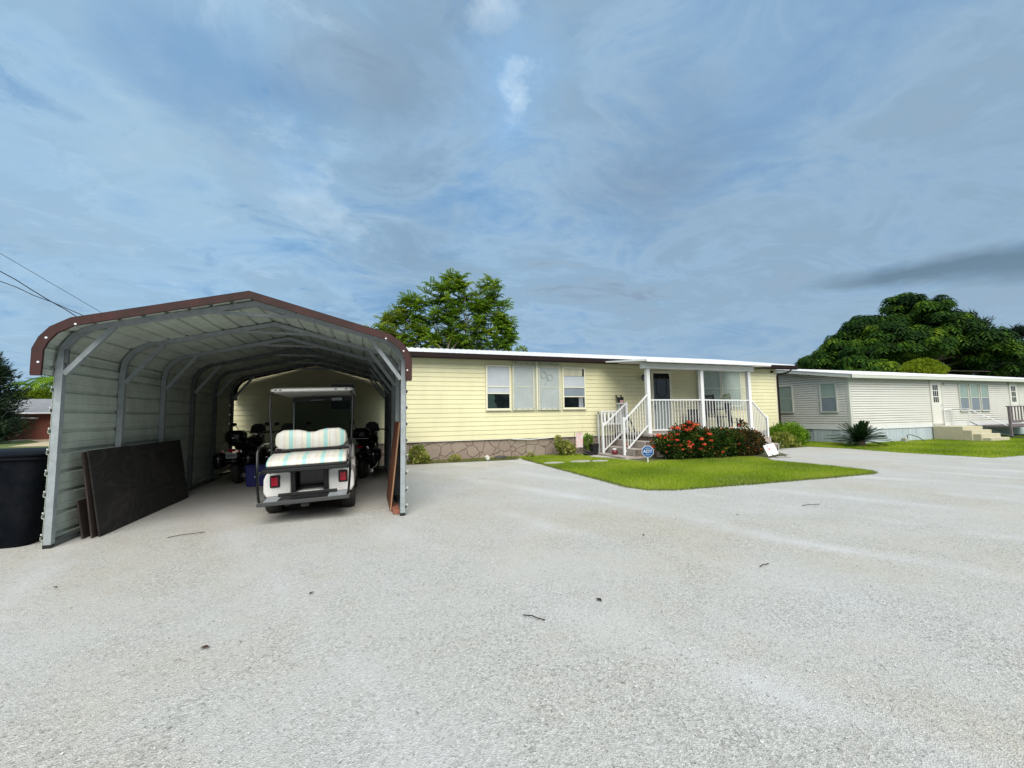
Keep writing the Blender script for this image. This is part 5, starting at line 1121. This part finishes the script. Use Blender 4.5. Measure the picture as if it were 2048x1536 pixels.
for (u,v,z,rr_) in domes:
    tv=float(np.clip(rs.choice([.20,.34,.48,.68],p=[.30,.34,.25,.11])+rs.normal(0,.05),0,1)); o=ax*(u*(.90+.028*v)-.35)+dp*v; endp.append((o.x,o.y,z-.2))
    for k in range(int(22*rr_*rr_)+7):
        a=rs.uniform(0,6.28); e=math.acos(1-rs.random()*1.05); p=np.array([o.x,o.y,z])+np.array([math.cos(a)*math.sin(e)*rr_,math.sin(a)*math.sin(e)*rr_,math.cos(e)*rr_*.38])*rs.uniform(.85,1.05)
        p=p+rs.normal(0,.10,3); cent.append((p,rs.uniform(.55,1.05),tv+rs.normal(0,.13)))
Q,T=rosettes(cent,7,.54,4,.075,1.15,.40,.32,rs=rs)
quads('crown',Q,M['leafB'],t,T)
limb(tr,(0,0,-.05),(0,0,2.2),.45,.32,.08)
for a in range(9):
    th=a*.7; q=Vector((math.cos(th)*2.6,math.sin(th)*2.2,4.2)); limb(tr,(0,0,2.0),q,.20,.10,.12)
    for e in endp[a::9]: limb(tr,q,e,.06,.02,.12,4)
tr.build('trunk',M['bark'],t)
# bright clipped crown in front
p=A3(1845,733,24); t=tree('round_yellow_tree',(p.x,p.y,0),'small bright yellow-green rounded crown showing over the ivory home roof')
Q=[];q0=[(-.75,0,3.72,.40),(-.35,0,3.92,.42),(.1,0,4.02,.42),(.5,0,3.92,.40),(.82,0,3.72,.36),(-.5,-.3,3.62,.38),(.05,-.35,3.68,.42),(.55,-.3,3.62,.40),(0,.4,3.8,.6),(-.9,.1,3.4,.3),(.9,.1,3.4,.35),(0,0,3.3,.7)]
for (a,b,c,r_) in q0:
    w=ax*a+dp*b; Q.append(blobleaves((w.x,w.y,c),(r_,r_,r_*.7),800,.10,.4,.82))
quads('crown',np.concatenate(Q),M['leafY'],t); tr=MB(); limb(tr,(0,0,0),(0,0,3.4),.10,.06,.03); tr.build('trunk',M['bark'],t)
def needletree(name,base,h,r_,n,label,seed,w=.02,L_=.5,z0=1.0,group=None):
    t=tree(name,base,label,group); rs=np.random.default_rng(seed); Q=[];tr=MB(); limb(tr,(0,0,-.05),(0,0,h*.9),.16*h/8,.03,.08)
    nb_=int(36)
    for k in range(nb_):
        z=z0+(h-z0)*((k+.5)/nb_); a=rs.uniform(0,6.28); R_=r_*(1-((z-z0)/(h-z0))**1.7)*rs.uniform(.65,1.1)+.25
        tip=np.array([math.cos(a)*R_,math.sin(a)*R_,z+R_*.35]); limb(tr,(0,0,z-.3),tuple(tip),.035,.008,.05,3)
        m=n//nb_; q=rs.random(m)**.7; p=np.array([0,0,z-.3])+(tip-np.array([0,0,z-.3]))*q[:,None]+rs.normal(0,.20+.10*R_/r_,(m,3))
        d=np.array([math.cos(a),math.sin(a),.5])+rs.normal(0,.55,(m,3)); d/=np.linalg.norm(d,axis=1)[:,None]; s=np.cross(d,rs.normal(size=(m,3))); s/=np.linalg.norm(s,axis=1)[:,None]; l=L_*rs.uniform(.5,1.2,m)[:,None]
        Q.append(np.stack([p,p+d*l*.5-s*w,p+d*l,p+d*l*.5+s*w],1))
    quads('crown',np.concatenate(Q),M['leafC'],t); tr.build('trunk',M['bark'],t); return t
p=A3(1955,740,37); needletree('feathery_pine',(p.x,p.y,0),9.9,3.0,14000,'dark feathery pine showing right of the broad domed tree',3,.035,.6,2.5,'dark needle trees')
p=A3(2035,745,38); needletree('feathery_pine',(p.x,p.y,0),8.6,3.2,12000,'dark ragged pine at the right edge of the view',8,.04,.6,1.5,'dark needle trees')
p=A3(-48,870,26); needletree('feathery_pine',(p.x,p.y,0),5.7,1.7,17000,'dark needle tree at the left edge beside the brick house',4,.03,.40,.3,'dark needle trees')
p=A3(-95,870,27); needletree('feathery_pine',(p.x,p.y,0),7.2,2.4,12000,'second dark needle tree behind the one at the left edge',14,.03,.40,.3,'dark needle trees')
# palms and shrubs beyond the brick house
def palm(base,h,label,seed,L_=2.2):
    t=tree('palm_tree',base,label,'palms beyond the brick house','palm'); rs=np.random.default_rng(seed); Q=[];T=[]
    MB().tube([(0,0,0),(.1,0,h*.5),(0,.1,h)],.14,8,r2=.10).build('trunk',M['bark'],t)
    for k in range(22):
        a=rs.uniform(0,6.28); e=rs.uniform(-.1,1.1); d=np.array([math.cos(a),math.sin(a),0]); sd_=np.array([-math.sin(a),math.cos(a),0]); tv=rs.random()
        for i in range(1,14):
            q=i/13; p=np.array([0,0,h])+d*L_*q*math.cos(e*.7)+np.array([0,0,1])*L_*(q*math.sin(e)-.75*q*q)
            for sg in(-1,1):
                tip=p+sd_*sg*.30+d*.15+np.array([0,0,-.22]); Q.append([p,p+d*.10,tip,tip-d*.02]); T.append(tv)
    quads('fronds',np.array(Q),M['leafS'],t,np.array(T))
for i,(px_,py_,d_) in enumerate(((62,770,50),(92,758,54),(118,764,48))):
    p=A3(px_,py_,d_); palm((p.x,p.y,0),p.z,['left','middle','right'][i]+'most palm showing above the brick house roof',20+i)
lb=['golden-green shrub mass behind the left part of the brick roof','golden-green shrub mass above the middle of the brick roof','dark green shrub mass behind the brick roof by the carport leg','green shrub mass far left behind the needle tree']
for i,(px_,py_,d_) in enumerate(((62,795,48),(85,790,49),(112,780,50),(38,800,52))):
    p=A3(px_,py_,d_); t=tree('roundheaded_tree',(p.x,p.y,0),lb[i],'shrub trees beyond the brick house'); Q=np.concatenate([blobleaves((rng.normal(0,.7),rng.normal(0,.7),p.z*.75+rng.normal(0,.4)),(1.5,1.5,p.z*.42),900,.28,.4,.7) for _ in range(3)])
    Q[:,:,2]=np.maximum(Q[:,:,2],0); quads('crown',Q,M['leafY'] if i<2 else M['leafA'],t,rng.random(len(Q))*(.6 if i<2 else 1)); tr=MB(); limb(tr,(0,0,0),(0,0,p.z*.7),.12,.06,.05); tr.build('trunk',M['bark'],t)
# far tree line, plus a nearer unseen row added to block low sky light
Q=[]
for k in range(330):
    a=rng.uniform(-1.2,2.3) if k<150 else rng.uniform(2.25,5.15); d_=rng.uniform(85,120) if k<150 else rng.uniform(24,34); h_=rng.uniform(2.5,4.6) if k<150 else rng.uniform(6,9.5); Q.append(blobleaves((d_*math.sin(a),d_*math.cos(a),h_*.45),(3.5,3.5,h_*.55),110,.9,.3,.7))
Q=np.concatenate(Q); Q[:,:,2]=np.maximum(Q[:,:,2],0); tag(quads('treeline_with_sky_block',Q,M['leafB'],tint=rng.random(len(Q))),'distant band of trees at the horizon, with a nearer unseen row added to block sky light','trees',kind='stuff')
# overhead wires running to the left end of the home
for i,((x0_,y0_),(x1_,y1_),rr_,lb) in enumerate((((-420,259),(420,751),.007,'thin upper overhead wire at the left edge of the sky'),((-420,286),(420,790),.014,'thicker twisted overhead cable below the thin wire'),((-420,385),(420,732),.012,'lowest overhead cable converging on the twisted cable'))):
    a=A3(x0_,y0_,9.5); b=A3(x1_,y1_,15.5); pts=[]
    for k in range(25):
        q=k/24; v=a.lerp(b,q); v.z-=(.02,.05,.05)[i]*4*q*(1-q); 
        if i: v+=Vector((0,0,.018*math.sin(q*60+i)))
        pts.append(v)
    t=MB().tube(pts,rr_,5).build('overhead_wire',M['black']); tag(t,lb,'wire','overhead wires')
